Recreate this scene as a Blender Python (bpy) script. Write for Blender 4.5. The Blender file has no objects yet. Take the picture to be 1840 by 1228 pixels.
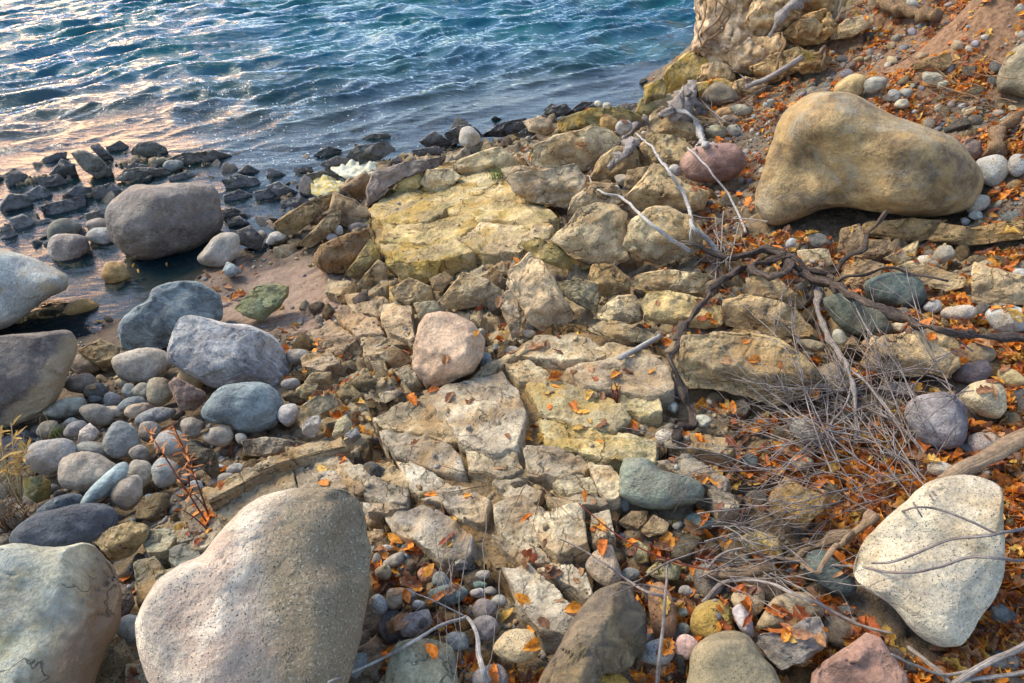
import bpy, bmesh, math, random
import numpy as np
from mathutils import Vector, Matrix
R_ = math.radians
random.seed(7); RNG = np.random.default_rng(7)
SC = bpy.context.scene
COL = SC.collection

# ---------------------------------------------------------------- camera, sky, sun, exposure
CAMZ, PITCH, FPX = 2.9, R_(38), 1227.0
cd = bpy.data.cameras.new('camera'); cam = bpy.data.objects.new('camera', cd); COL.objects.link(cam)
cd.lens = 36.0*FPX/1840; cd.sensor_width = 36; cd.clip_start = .02; cd.clip_end = 500
cam.location = (0, 0, CAMZ); cam.rotation_euler = (R_(90)-PITCH, 0, 0)
SC.camera = cam
SUN_EL, SUN_AZ = R_(48), R_(-62)          # azimuth from +Y, negative = to the left
w = bpy.data.worlds.new('World'); SC.world = w; w.use_nodes = True
nt = w.node_tree; nt.nodes.clear()
out = nt.nodes.new('ShaderNodeOutputWorld'); bg = nt.nodes.new('ShaderNodeBackground')
sky = nt.nodes.new('ShaderNodeTexSky'); sky.sky_type = 'NISHITA'; sky.sun_disc = False
sky.sun_elevation = SUN_EL; sky.sun_rotation = SUN_AZ; sky.air_density = 1.0; sky.dust_density = .6; sky.ozone_density = 1.5
bg.inputs[1].default_value = .15
hs = nt.nodes.new('ShaderNodeHueSaturation'); hs.inputs['Saturation'].default_value = .9; nt.links.new(sky.outputs[0], hs.inputs['Color']); nt.links.new(hs.outputs[0], bg.inputs[0])
# warm glow added low in the sky, ahead-left, for orange streaks in the water
tc = nt.nodes.new('ShaderNodeTexCoord')
dt = nt.nodes.new('ShaderNodeVectorMath'); dt.operation = 'DOT_PRODUCT'
ga, ge = R_(-35), R_(11)
dt.inputs[1].default_value = (math.sin(ga)*math.cos(ge), math.cos(ga)*math.cos(ge), math.sin(ge))
nt.links.new(tc.outputs['Generated'], dt.inputs[0])
mr = nt.nodes.new('ShaderNodeMapRange'); mr.interpolation_type = 'SMOOTHSTEP'
mr.inputs[1].default_value = .978; mr.inputs[2].default_value = .986; nt.links.new(dt.outputs['Value'], mr.inputs[0])
bg2 = nt.nodes.new('ShaderNodeBackground'); bg2.inputs[0].default_value = (1, .42, .0, 1)
ml = nt.nodes.new('ShaderNodeMath'); ml.operation = 'MULTIPLY'; ml.inputs[1].default_value = 2.6
nt.links.new(mr.outputs[0], ml.inputs[0]); nt.links.new(ml.outputs[0], bg2.inputs[1])
ad = nt.nodes.new('ShaderNodeAddShader'); nt.links.new(bg.outputs[0], ad.inputs[0]); nt.links.new(bg2.outputs[0], ad.inputs[1])
nt.links.new(ad.outputs[0], out.inputs[0])
sd = bpy.data.lights.new('sun', 'SUN'); so = bpy.data.objects.new('sun', sd); COL.objects.link(so)
sd.energy = 1.55; sd.angle = R_(20); sd.color = (1, .86, .62)
sv = Vector((math.sin(SUN_AZ)*math.cos(SUN_EL), math.cos(SUN_AZ)*math.cos(SUN_EL), math.sin(SUN_EL)))
so.rotation_euler = sv.to_track_quat('Z', 'Y').to_euler(); so.location = (0, 0, 20)
SC.view_settings.view_transform = 'Standard'; SC.view_settings.look = 'None'
SC.view_settings.exposure = 1.45; SC.view_settings.gamma = 1

# ---------------------------------------------------------------- helpers: projection
CAM = np.array([0, 0, CAMZ]); RT = np.array([1., 0, 0])
FW = np.array([0, math.cos(PITCH), -math.sin(PITCH)]); UPC = np.array([0, math.sin(PITCH), math.cos(PITCH)])
def pray(u, v):
    d = RT*((u-920)/FPX)+UPC*((614-v)/FPX)+FW
    return d
def project(p):
    q = np.asarray(p)-CAM; z = q@FW
    z = np.where(z < .05, .05, z)
    return 920+FPX*(q@RT)/z, 614-FPX*(q@UPC)/z

# ---------------------------------------------------------------- terrain height
CP = """0,0,-1 400,0,-1 800,0,-1 1100,0,-.8 1225,60,-.5 1205,140,-.28 1220,110,-.32 1240,80,-.3 0,150,-.6 400,150,-.5 800,110,-.5 1080,100,-.4
0,260,-.2 200,230,-.14 400,240,-.14 600,235,-.15 800,195,-.15 1000,150,-.15 1120,140,-.25 1190,100,-.3
0,330,-.05 150,330,0 300,290,-.02 450,300,-.05 550,300,-.03 700,270,-.03 850,250,.03 960,200,.02 1080,185,.03 1150,172,-.04
100,380,-.04 50,420,-.05 200,430,-.03 420,360,-.05 450,400,-.04 130,500,-.05 60,560,-.06 100,600,-.02 250,530,.01 400,480,.04 330,480,-.03
450,530,.09 550,520,.13 700,470,.25 950,400,.4 1000,280,.3 900,270,.15 750,330,.2 520,400,.04 600,380,.1
800,560,.36 700,650,.37 600,600,.25 600,720,.35 1000,560,.5 1100,450,.5 1200,300,.5 1200,550,.6
200,620,.08 150,750,.25 300,700,.25 100,850,.4 250,900,.45 50,950,.5 100,1200,.6 400,800,.36 500,700,.3
500,880,.48 700,850,.5 900,850,.6 700,1000,.6 900,1100,.65 700,1200,.65 1100,900,.65 1100,1100,.7 1300,1000,.7 1500,1200,.8 1800,1200,.86
950,700,.6 1100,650,.63 1300,750,.7 1500,700,.75 1500,550,.75 1400,400,.7 1700,400,.85 1800,600,.9 1800,800,.9 1600,900,.82 1350,250,.65 1250,200,.48
1450,150,.85 1600,130,1.02 1600,50,1.2 1700,100,1.2 1830,200,1.2 1830,20,1.6 1450,60,1.05 1300,180,.45 1220,170,.08 1235,120,-.2 1330,60,.9 1340,-40,1.3 1500,-60,1.6 1800,-80,2
400,1300,.62 1000,1300,.7 1600,1300,.85 -200,1100,.55 -200,700,.2 -200,400,-.1 2050,1100,.95 2050,700,1 2050,300,1.4 2100,100,1.8"""
cps = []
for t in CP.split():
    u, v, z = map(float, t.split(',')); d = pray(u, v); k = (z-CAMZ)/d[2]; p = CAM+d*k; cps.append((p[0], p[1], z))
cps += [(x, y, .7) for x in (-2, 0, 2) for y in (-1.2, 0, .8)]+[(-4, 1, .5), (4, 1, 1), (5, 4, 1.4), (-5, 3, .2), (7, 8, 2.2), (9, 12, 3), (3.6, 12, -.2), (3.4, 14, -.8), (9, 16, 2.4)]
cps = np.array(cps)
K = np.linalg.norm(cps[:, None, :2]-cps[None, :, :2], axis=2)
K -= np.eye(len(cps))*.04
wts = np.linalg.solve(K, cps[:, 2]-.3)
GX = np.linspace(-9, 11, 420); GY = np.linspace(-1.5, 17, 400)
gx, gy = np.meshgrid(GX, GY)
GH = np.zeros_like(gx)
for (px, py, _), wt in zip(cps, wts): GH += wt*np.hypot(gx-px, gy-py)
GH = np.clip(GH+.3, -1.3, 4)
def hgt(x, y):
    x = np.asarray(x, float); y = np.asarray(y, float)
    fx = np.clip((x-GX[0])/(GX[1]-GX[0]), 0, len(GX)-1.001); fy = np.clip((y-GY[0])/(GY[1]-GY[0]), 0, len(GY)-1.001)
    i = fx.astype(int); j = fy.astype(int); a = fx-i; b = fy-j
    return (GH[j, i]*(1-a)+GH[j, i+1]*a)*(1-b)+(GH[j+1, i]*(1-a)+GH[j+1, i+1]*a)*b
TT = np.concatenate([np.arange(1.2, 8, .01), np.arange(8, 22, .03)])
def ground_hit(u, v, lift=0.):
    d = pray(u, v); P = CAM+d*TT[:, None]
    below = P[:, 2] < hgt(P[:, 0], P[:, 1])+lift
    k = int(np.argmax(below)) if below.any() else len(TT)-1
    return P[k]

# ---------------------------------------------------------------- noise
def vnoise(p, seed=0):
    p = np.asarray(p, np.float64); i = np.floor(p).astype(np.int64); f = p-i; u = f*f*f*(f*(f*6-15)+10)
    def hsh(a, b, c):
        n = (a*73856093) ^ (b*19349663) ^ (c*83492791) ^ (seed*2654435761 & 0xffffffff)
        n = (n & 0xffffffff); n = ((n ^ (n >> 13))*1274126177) & 0xffffffff; n = ((n ^ (n >> 16))*2246822519) & 0xffffffff
        return ((n ^ (n >> 15)) & 0xffffff)/float(0xffffff)*2-1
    x, y, z = i[..., 0], i[..., 1], i[..., 2]; r = 0
    for dx in (0, 1):
        for dy in (0, 1):
            for dz in (0, 1):
                wgt = (u[..., 0] if dx else 1-u[..., 0])*(u[..., 1] if dy else 1-u[..., 1])*(u[..., 2] if dz else 1-u[..., 2])
                r = r+wgt*hsh(x+dx, y+dy, z+dz)
    return r
def fbm(p, octv=4, seed=0, lac=2.1, gain=.5):
    r = 0; a = 1.; q = np.asarray(p, float)
    for k in range(octv):
        r = r+a*vnoise(q+k*17.3, seed+k); a *= gain; q = q*lac
    return r

def joint(x, y, cell, ang, asp, seed):
    ca, sa = math.cos(ang), math.sin(ang); p = (x*ca+y*sa)/cell; q = (-x*sa+y*ca)/(cell*asp)
    p = p+.35*vnoise(np.stack([x*1.3, y*1.3, 0*x+seed], 1)/cell*.35, seed)
    ip = np.floor(p).astype(int); iq = np.floor(q).astype(int); b1 = np.full(len(x), 9.); b2 = b1.copy(); hh = np.zeros(len(x))
    def h2(a, b, k):
        n = ((a*374761393+b*668265263+(seed*7+k)*974634777) & 0xffffffff); n = ((n ^ (n >> 13))*1274126177) & 0xffffffff; return ((n ^ (n >> 16)) & 0xffff)/65535.
    for dx in (-1, 0, 1):
        for dy in (-1, 0, 1):
            a = ip+dx; b = iq+dy; sx = a+.15+.7*h2(a, b, 1); sy = b+.15+.7*h2(a, b, 2)
            d = np.maximum(abs(p-sx), abs(q-sy))*.6+.4*np.hypot(p-sx, q-sy)
            hv = h2(a, b, 3)-.5+(h2(a, b, 4)-.5)*1.4*(p-sx)+(h2(a, b, 5)-.5)*1.4*(q-sy)
            near = d < b1; b2 = np.where(near, b1, np.minimum(b2, d)); hh = np.where(near, hv, hh); b1 = np.where(near, d, b1)
    return hh, b2-b1

# ---------------------------------------------------------------- helpers: objects and meshes
def tag(o, label=None, cat=None, group=None, kind=None):
    if label: o['label'] = label
    if cat: o['category'] = cat
    if group: o['group'] = group
    if kind: o['kind'] = kind
    return o
def mesh_np(name, V, F, mat=None, smooth=True, tint=None):
    """V (n,3), F (m,3) or (m,4) -> mesh"""
    me = bpy.data.meshes.new(name); V = np.ascontiguousarray(V, np.float32); F = np.ascontiguousarray(F, np.int32)
    k = F.shape[1]
    me.vertices.add(len(V)); me.vertices.foreach_set('co', V.ravel())
    me.loops.add(F.size); me.loops.foreach_set('vertex_index', F.ravel())
    me.polygons.add(len(F)); me.polygons.foreach_set('loop_start', np.arange(0, F.size, k, dtype=np.int32))
    me.update(calc_edges=True)
    if smooth: me.polygons.foreach_set('use_smooth', np.ones(len(F), bool))
    if tint is not None:
        a = me.attributes.new('tint', 'FLOAT_COLOR', 'POINT'); t = np.ones((len(V), 4), np.float32); t[:, :3] = tint
        a.data.foreach_set('color', t.ravel())
    if mat: me.materials.append(mat)
    return me
def link(name, me, parent=None, loc=None, color=None):
    o = bpy.data.objects.new(name, me); COL.objects.link(o)
    if parent: o.parent = parent
    if loc is not None: o.location = loc
    if color is not None: o.color = (*color, 1)
    return o
ICO = {}
def ico(n):
    if n not in ICO:
        bm = bmesh.new(); bmesh.ops.create_icosphere(bm, subdivisions=n, radius=1)
        V = np.array([v.co[:] for v in bm.verts]); V /= np.linalg.norm(V, axis=1)[:, None]
        # turn it, so that no icosphere symmetry line sits on an axis
        m = np.array(Matrix.Rotation(.4, 3, 'X') @ Matrix.Rotation(.7, 3, 'Z')); V = V@m.T
        F = np.array([[v.index for v in f.verts] for f in bm.faces]); bm.free(); ICO[n] = (V, F)
    return ICO[n]
def spline(P, n=8):
    P = np.asarray(P, float); N = len(P); o = []
    for i in range(N):
        a, b, c, d = P[i-1], P[i], P[(i+1) % N], P[(i+2) % N]
        for k in range(n):
            t = k/n; o.append(.5*(2*b+(c-a)*t+(2*a-5*b+4*c-d)*t*t+(3*b-a-3*c+d)*t**3))
    return np.array(o)
def radial(poly, th):
    """radius of a closed 2-D polygon round the origin at angles th (farthest hit)"""
    a = poly; b = np.roll(poly, -1, 0); r = np.zeros_like(th); cs, sn = np.cos(th), np.sin(th)
    for (x1, y1), (x2, y2) in zip(a, b):
        ex, ey = x2-x1, y2-y1; den = cs*ey-sn*ex; den = np.where(abs(den) < 1e-9, 1e-9, den)
        t = (x1*ey-y1*ex)/den; s = (x1*sn-y1*cs)/den
        ok = (t > 0) & (s >= -1e-6) & (s <= 1+1e-6); r = np.where(ok & (t > r), t, r)
    return r

# ---------------------------------------------------------------- materials
class NB:
    def __init__(s, name):
        s.m = bpy.data.materials.new(name); s.m.use_nodes = True; s.t = s.m.node_tree; s.t.nodes.clear()
        s.out = s.n('OutputMaterial')
    def n(s, k, **kw):
        x = s.t.nodes.new('ShaderNode'+k)
        for a, b in kw.items(): setattr(x, a, b)
        return x
    def l(s, a, b): s.t.links.new(a, b)
    def put(s, sock, val):
        if isinstance(val, bpy.types.NodeSocket): s.l(val, sock)
        elif isinstance(val, tuple) and len(val) == 3 and sock.type == 'RGBA': sock.default_value = (*val, 1)
        else: sock.default_value = val
    def math(s, op, a, b=None, c=None, clamp=False):
        x = s.n('Math', operation=op, use_clamp=clamp); s.put(x.inputs[0], a)
        if b is not None: s.put(x.inputs[1], b)
        if c is not None: s.put(x.inputs[2], c)
        return x.outputs[0]
    def vm(s, op, a, b):
        x = s.n('VectorMath', operation=op); s.put(x.inputs[0], a); s.put(x.inputs[1], b); return x.outputs[0]
    def noise(s, co, scale, det=5, rough=.55, dist=0, out=0):
        x = s.n('TexNoise'); s.l(co, x.inputs['Vector']); x.inputs['Scale'].default_value = scale; x.inputs['Detail'].default_value = det
        x.inputs['Roughness'].default_value = rough; x.inputs['Distortion'].default_value = dist; return x.outputs[out]
    def mr(s, v, a, b, c=0., d=1., smooth=True):
        x = s.n('MapRange'); x.interpolation_type = 'SMOOTHSTEP' if smooth else 'LINEAR'
        s.l(v, x.inputs[0]); x.inputs[1].default_value = a; x.inputs[2].default_value = b; x.inputs[3].default_value = c; x.inputs[4].default_value = d
        return x.outputs[0]
    def mix(s, f, a, b, mode='MIX'):
        x = s.n('Mix', data_type='RGBA', blend_type=mode, clamp_factor=True); s.put(x.inputs[0], f); s.put(x.inputs[6], a); s.put(x.inputs[7], b); return x.outputs[2]
    def bump(s, h, dist, strength=1., nrm=None):
        x = s.n('Bump'); s.put(x.inputs['Strength'], strength); x.inputs['Distance'].default_value = dist; s.l(h, x.inputs['Height'])
        if nrm is not None: s.l(nrm, x.inputs['Normal'])
        return x.outputs[0]
    def grey(s, v):
        x = s.n('CombineColor'); [s.l(v, x.inputs[i]) for i in range(3)]; return x.outputs[0]
    def done(s, col, rough, nrm=None, spec=.4):
        b = s.n('BsdfPrincipled'); s.put(b.inputs['Base Color'], col); s.put(b.inputs['Roughness'], rough); s.put(b.inputs['Specular IOR Level'], spec)
        if nrm is not None: s.l(nrm, b.inputs['Normal'])
        s.l(b.outputs[0], s.out.inputs[0]); s.bsdf = b; return s.m
def rockmat(name, attr=False, speck=0., speck_sc=170, stain=0., stain_col=(.4, .25, .08), stain2=0., stain2_col=(.2, .2, .05), streak=0., bump=.006, pits=0., rough=.78, crack=0., contrast=1., fine=1., spec=.35, band=None, bandrot=.6, vein=.22):
    b = NB(name); oi = b.n('ObjectInfo'); tc = b.n('TexCoord')
    rv = b.n('CombineXYZ'); b.l(b.math('MULTIPLY', oi.outputs['Random'], 37.), rv.inputs[0]); b.l(b.math('MULTIPLY', oi.outputs['Random'], 91.), rv.inputs[1])
    co = b.vm('ADD', tc.outputs['Object'], rv.outputs[0])
    if attr:
        a = b.n('Attribute', attribute_name='tint'); base = a.outputs['Color']
    else: base = oi.outputs['Color']
    big = b.noise(co, 3.2, 6, .6, .4); mid = b.noise(co, 13, 8, .65, .3); fin = b.noise(co, 75, 5, .65)
    col = b.mix(b.mr(big, .33, .67), b.mix(1, base, (1-.42*contrast, 1-.45*contrast, 1-.45*contrast), 'MULTIPLY'), b.mix(1, base, (1+.28*contrast, 1+.26*contrast, 1+.2*contrast), 'MULTIPLY'))
    col = b.mix(1, col, b.grey(b.mr(mid, .25, .75, 1-.3*contrast, 1+.3*contrast)), 'MULTIPLY')
    col = b.mix(1, col, b.grey(b.mr(fin, .3, .7, 1-.22*fine, 1+.22*fine)), 'MULTIPLY')
    if streak:
        mp = b.n('Mapping'); b.l(co, mp.inputs[0]); mp.inputs['Scale'].default_value = (2, 9, 5); mp.inputs['Rotation'].default_value = (.5, .3, .5)
        st = b.noise(mp.outputs[0], 2.2, 7, .6, .9); col = b.mix(b.math('MULTIPLY', b.mr(st, .5, .68), streak), col, b.mix(1, base, (1.75, 1.7, 1.65), 'MULTIPLY'))
        col = b.mix(b.math('MULTIPLY', b.mr(st, .44, .32), streak), col, b.mix(1, base, (.45, .45, .5), 'MULTIPLY'))
    if stain:
        s1 = b.noise(b.vm('ADD', co, (5.2, 1.3, 7.7)), 3.6, 7, .62, .8); col = b.mix(b.math('MULTIPLY', b.mr(s1, .46, .62), stain), col, stain_col)
    if stain2:
        s2 = b.noise(b.vm('ADD', co, (15.2, 11.3, 2.7)), 5.2, 8, .65, .8); col = b.mix(b.math('MULTIPLY', b.mr(s2, .48, .64), stain2), col, stain2_col)
    if band:
        mp = b.n('Mapping'); b.l(tc.outputs['Object'], mp.inputs[0]); mp.inputs['Rotation'].default_value = (0, bandrot, 0)
        sx = b.n('SeparateXYZ'); b.l(mp.outputs[0], sx.inputs[0]); q = b.math('ADD', sx.outputs[0], b.math('MULTIPLY', b.math('SUBTRACT', b.noise(co, 5, 7, .6), .5), .2))
        f_ = b.math('MULTIPLY', b.mr(q, band[0], band[0]+band[3]), b.mr(q, band[1], band[1]+.06, 1., 0.)); col = b.mix(b.math('MULTIPLY', f_, .9), col, band[2])
    if speck:
        s = b.noise(co, speck_sc, 2, .6); col = b.mix(b.math('MULTIPLY', b.mr(s, .585, .66), b.mr(mid, .3, .62, speck*.45, speck)), col, (.035, .033, .033))
        s = b.noise(b.vm('ADD', co, (3, 3, 3)), speck_sc*.8, 2, .6); col = b.mix(b.math('MULTIPLY', b.mr(s, .58, .66), speck*.3), col, b.mix(1, base, (1.4, 1.5, 1.5), 'MULTIPLY'))
    vn = b.noise(b.vm('ADD', co, (8.1, 4.4, 2.2)), 1.7, 5, .5, .3); va = b.math('ABSOLUTE', b.math('SUBTRACT', vn, .5)); vm_ = b.math('MULTIPLY', b.mr(va, .0, .007, 1., 0.), b.mr(b.noise(co, 4.5, 2), .46, .56))
    vm2 = b.math('MULTIPLY', b.mr(va, .0, .05, 1., 0.), .35); col = b.mix(b.math('MULTIPLY', vm2, vein), col, b.mix(1, base, (.55, .45, .36), 'MULTIPLY')); col = b.mix(b.math('MULTIPLY', vm_, vein), col, (.035, .026, .02))
    h = b.math('ADD', b.math('MULTIPLY', mid, .9), b.math('MULTIPLY', fin, .22)); h = b.math('SUBTRACT', h, b.math('MULTIPLY', vm_, vein*.35)); h = b.math('ADD', h, b.math('MULTIPLY', b.noise(co, 36, 6, .6), .4))
    if crack:
        v = b.n('TexVoronoi', feature='DISTANCE_TO_EDGE'); b.l(b.vm('ADD', co, b.vm('MULTIPLY', b.noise(co, 4, 6, out=1), (.5, .5, .5))), v.inputs['Vector']); v.inputs['Scale'].default_value = 3.6
        cmask = b.math('MULTIPLY', b.mr(v.outputs['Distance'], 0., .014, 1., 0.), b.mr(b.noise(co, 4.3, 3), .5, .58)); h = b.math('SUBTRACT', h, b.math('MULTIPLY', cmask, crack*.8)); col = b.mix(b.math('MULTIPLY', cmask, crack*.8), col, (.06, .045, .03))
    if pits:
        v = b.n('TexVoronoi'); b.l(co, v.inputs['Vector']); v.inputs['Scale'].default_value = 62
        pm = b.math('MULTIPLY', b.mr(v.outputs['Distance'], .12, .3, 1., 0.), b.mr(b.noise(co, 16, 2), .5, .6)); h = b.math('SUBTRACT', h, b.math('MULTIPLY', pm, pits*.35)); col = b.mix(b.math('MULTIPLY', pm, pits*.55), col, b.mix(1, base, (.3, .28, .26), 'MULTIPLY'))
    return b.done(col, b.mr(mid, .2, .8, rough-.1, rough+.12), b.bump(h, bump*3.2, 1.), spec)
M = {}
M['S1'] = rockmat('smooth_brown_stone', bump=.007, stain=.6, stain_col=(.40, .25, .09), stain2=.35, stain2_col=(.30, .31, .26), pits=.4, contrast=1.35, speck=.35, speck_sc=95, streak=.3)
M['S'] = rockmat('river_stone', bump=.0055, stain=.35, stain_col=(.3, .22, .13), streak=.25, pits=.3, speck=.25, speck_sc=210)
M['K'] = rockmat('streaked_stone', bump=.010, streak=.9, crack=.35, stain=.2, stain_col=(.16, .15, .17))
M['G'] = rockmat('speckled_granite', speck=.95, speck_sc=165, bump=.007, pits=.3, stain=.65, stain_col=(.40, .27, .12), stain2=.4, stain2_col=(.27, .27, .24), contrast=.7, fine=.8)
M['H'] = rockmat('stained_granite', speck=.8, speck_sc=185, bump=.006, stain=.55, stain_col=(.33, .2, .11), stain2=.35, stain2_col=(.2, .17, .09), contrast=.7, fine=.7, streak=.25)
M['T'] = rockmat('sandstone', bump=.012, stain=.5, stain_col=(.42, .24, .08), stain2=.3, stain2_col=(.23, .20, .145), pits=.7, crack=.6, vein=.55, contrast=1.15, rough=.85, spec=.2)
M['L'] = rockmat('lichened_sandstone', bump=.013, stain=.65, stain_col=(.50, .30, .05), stain2=.45, stain2_col=(.27, .24, .08), vein=.6, pits=.5, crack=.8, rough=.85, spec=.2)
M['W'] = rockmat('wet_slate', bump=.010, stain=.35, stain_col=(.10, .075, .04), rough=.32, spec=.7, contrast=1.1, crack=.4)
M['D'] = rockmat('damp_stone', bump=.009, stain=.3, stain_col=(.2, .14, .08), rough=.5, spec=.5, pits=.4, speck=.2)
M['B'] = rockmat('banded_boulder', bump=.007, stain=.3, stain_col=(.25, .2, .17), band=(.05, .30, (.33, .245, .145), .05), bandrot=-.75, contrast=.9, speck=.3, speck_sc=120, streak=.5)
M['B2'] = rockmat('two_toned_boulder', bump=.009, stain=.5, stain_col=(.42, .33, .13), stain2=.4, stain2_col=(.28, .33, .33), band=(.02, 1.5, (.17, .105, .06), .12), bandrot=-.45, contrast=.8, streak=.4, crack=.5)
M['H1'] = rockmat('stained_granite', speck=.95, speck_sc=150, bump=.012, stain=.6, stain_col=(.46, .29, .20), stain2=.3, stain2_col=(.36, .35, .31), contrast=.75, fine=.8, streak=.45, vein=.25, pits=.3, band=(.07, 1.5, (.24, .18, .10), .12), bandrot=.12)
M['Rd'] = rockmat('pink_stone', bump=.007, speck=.35, speck_sc=150, pits=.5, stain=.2, stain_col=(.25, .15, .1))
M['gravel'] = rockmat('gravel_stone', attr=True, bump=.003, contrast=.7)
SLABS = [
('central', (900, 850), 'pale fractured sandstone bedrock split by diagonal cracks in the centre of the photo', """
T .20,.155,.10 | 674,752 702,738 850,682 905,642 1000,607 1100,612 1212,662 1214,710 1192,745 1183,833 1115,862 1112,895 1100,955 1060,985 1064,1075 1044,1103 1022,1143 968,1135 900,1030 842,993 790,1001 702,952 692,920 758,906 730,872 702,800 | h=.022 hz=-.02 tb=.3
T .43,.39,.32 | 762,706 850,682 902,668 930,700 943,740 928,800 880,812 832,792 795,742 | h=.095
T .46,.41,.30 | 672,748 700,737 758,708 788,740 826,788 800,792 722,772 682,762 | h=.075
T .43,.40,.33 | 680,772 740,778 800,798 830,822 832,850 780,846 712,822 690,792 | h=.07
T .44,.41,.35 | 712,827 780,850 812,872 797,903 762,898 732,870 | h=.07
T .42,.38,.29 | 836,800 880,816 928,806 938,842 900,860 842,842 | h=.07
T .44,.41,.35 | 782,882 840,880 880,902 870,940 822,930 792,902 | h=.075
T .41,.39,.35 | 690,922 760,905 800,932 850,962 840,992 790,1000 742,972 702,950 | h=.08
T .47,.43,.34 | 885,905 940,892 980,922 984,968 950,988 900,960 | h=.09
T .50,.45,.35 | 946,926 1000,920 1045,908 1056,976 1002,1002 980,985 | h=.10
T .43,.40,.33 | 882,962 930,962 975,990 990,1012 940,1016 905,990 | h=.07
T .44,.41,.34 | 962,1020 1010,1008 1055,1035 1064,1078 1020,1055 | h=.07
T .42,.40,.35 | 904,1025 950,1020 1000,1060 1042,1100 1022,1142 970,1132 930,1080 | h=.075
L .43,.38,.25 | 947,690 1000,682 1060,700 1100,720 1132,750 1100,776 1040,770 972,742 | h=.075
T .44,.39,.28 | 905,655 950,646 985,672 1012,690 970,690 930,684 | h=.075
L .44,.39,.25 | 970,748 1040,773 1110,778 1182,790 1176,830 1100,830 1050,815 982,800 | h=.075
T .42,.38,.30 | 940,805 1000,806 1060,832 1050,850 1000,860 950,850 | h=.07
T .46,.42,.31 | 990,870 1022,842 1065,862 1075,885 1020,888 | h=.075
T .47,.42,.32 | 1057,830 1100,837 1114,862 1112,892 1090,896 1070,870 | h=.09
T .44,.40,.31 | 982,892 1070,890 1097,910 1050,912 1000,916 | h=.07
L .44,.39,.25 | 1112,712 1180,706 1190,742 1150,746 1112,732 | h=.075
T .37,.35,.30 | 1180,832 1240,820 1312,862 1302,882 1262,870 1212,847 | h=.08
T .38,.36,.28 | 1192,772 1290,782 1322,792 1310,816 1200,802 | h=.07
T .45,.39,.30 | 1018,662 1040,652 1100,650 1180,644 1202,660 1212,706 1160,712 1100,702 1050,692 | h=.095
T .46,.40,.29 | 932,640 962,612 1030,600 1060,612 1095,640 1062,652 1010,650 | h=.075
T .47,.40,.28 | 848,688 862,665 905,640 950,612 990,605 960,625 928,642 900,662 | h=.07
T .42,.38,.30 | 885,862 935,862 975,880 960,905 915,895 | h=.07
T .43,.40,.33 | 1062,925 1095,915 1105,960 1065,972 | h=.075
T .40,.37,.30 | 1270,880 1310,890 1330,915 1290,920 | h=.07
T .41,.37,.29 | 985,860 1020,900 1060,930 1040,905 | h=.03
"""),
('left', (540, 850), 'long tilted sandstone ledge behind the very large cream granite boulder', """
T .42,.36,.25 | 372,882 430,851 500,815 560,795 612,786 622,800 560,812 500,835 430,866 385,900 | h=.10 hz=.03
T .38,.34,.26 | 385,902 430,868 520,830 530,880 470,905 400,948 | h=.07
T .37,.33,.26 | 524,828 600,806 640,840 655,885 600,895 536,882 | h=.08
T .35,.32,.26 | 335,930 372,888 384,904 398,950 375,990 345,990 | h=.075
T .43,.40,.33 | 618,845 650,838 690,868 735,882 730,908 690,905 650,884 | h=.08
T .40,.33,.22 | 655,838 700,834 742,862 722,882 690,862 | h=.075
T .37,.36,.33 | 652,905 700,905 735,915 690,918 660,925 | h=.07
T .35,.335,.31 | 560,850 600,845 625,880 585,885 | h=.095
"""),
('foot', (280, 1000), 'small grey green cracked bedrock patch between the two bottom left boulders', """
T .30,.31,.25 | 252,962 300,952 314,966 302,990 266,996 | h=.07
T .32,.32,.25 | 240,1012 280,1000 298,1030 270,1072 244,1076 | h=.07
T .28,.31,.28 | 304,985 345,976 360,1000 322,1022 302,1010 | h=.075
T .31,.30,.23 | 282,1032 322,1024 300,1045 278,1066 | h=.07
T .31,.27,.17 | 178,1166 222,1150 236,1182 205,1240 160,1250 | h=.07
T .31,.33,.27 | 228,1192 262,1182 272,1240 226,1250 | h=.07
T .27,.29,.27 | 315,955 340,950 350,970 320,980 | h=.07
"""),
('upper', (640, 560), 'low brown cracked bedrock pavement behind the rose tan boulder', """
L .39,.32,.20 | 700,505 722,504 762,520 740,545 700,538 | h=.04
T .37,.29,.20 | 620,530 668,522 700,545 680,570 632,560 | h=.04
T .39,.30,.21 | 600,565 632,562 678,575 690,600 640,605 | h=.04
T .41,.33,.23 | 690,548 738,550 742,590 745,612 700,600 684,572 | h=.07
T .36,.28,.2 | 560,600 600,580 640,610 620,630 570,625 | h=.03
T .38,.31,.21 | 650,608 700,605 735,620 700,618 690,640 655,640 | h=.04
T .36,.3,.21 | 590,500 630,505 615,530 585,525 | h=.03
T .33,.27,.2 | 540,640 590,632 610,650 580,665 545,660 | h=.03
T .43,.37,.26 | 1070,625 1100,615 1150,625 1190,640 1100,645 | h=.07
"""),
('ledge', (800, 420), 'very large yellow lichened sandstone ledge sloping to the water above the centre', """
L .30,.23,.12 | 668,380 692,352 755,303 850,300 905,315 985,375 998,395 985,430 930,450 790,470 697,474 680,440 | h=.03 hz=-.01 tb=.3
L .50,.41,.24 | 663,380 690,352 712,336 780,345 850,330 870,345 800,375 760,400 690,400 | h=.08
L .49,.40,.22 | 690,402 760,402 840,388 865,400 820,430 740,440 685,435 | h=.07
L .46,.38,.22 | 683,437 740,442 818,432 850,450 790,470 697,475 | h=.07
L .50,.41,.24 | 872,345 905,318 935,335 985,375 1001,392 960,400 900,398 866,398 803,377 | h=.08
L .46,.38,.25 | 868,402 960,402 997,405 985,430 930,452 870,457 853,450 822,430 | h=.07
L .52,.45,.29 | 715,333 755,300 800,303 850,298 905,315 868,342 785,342 | h=.08
"""),
]

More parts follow.
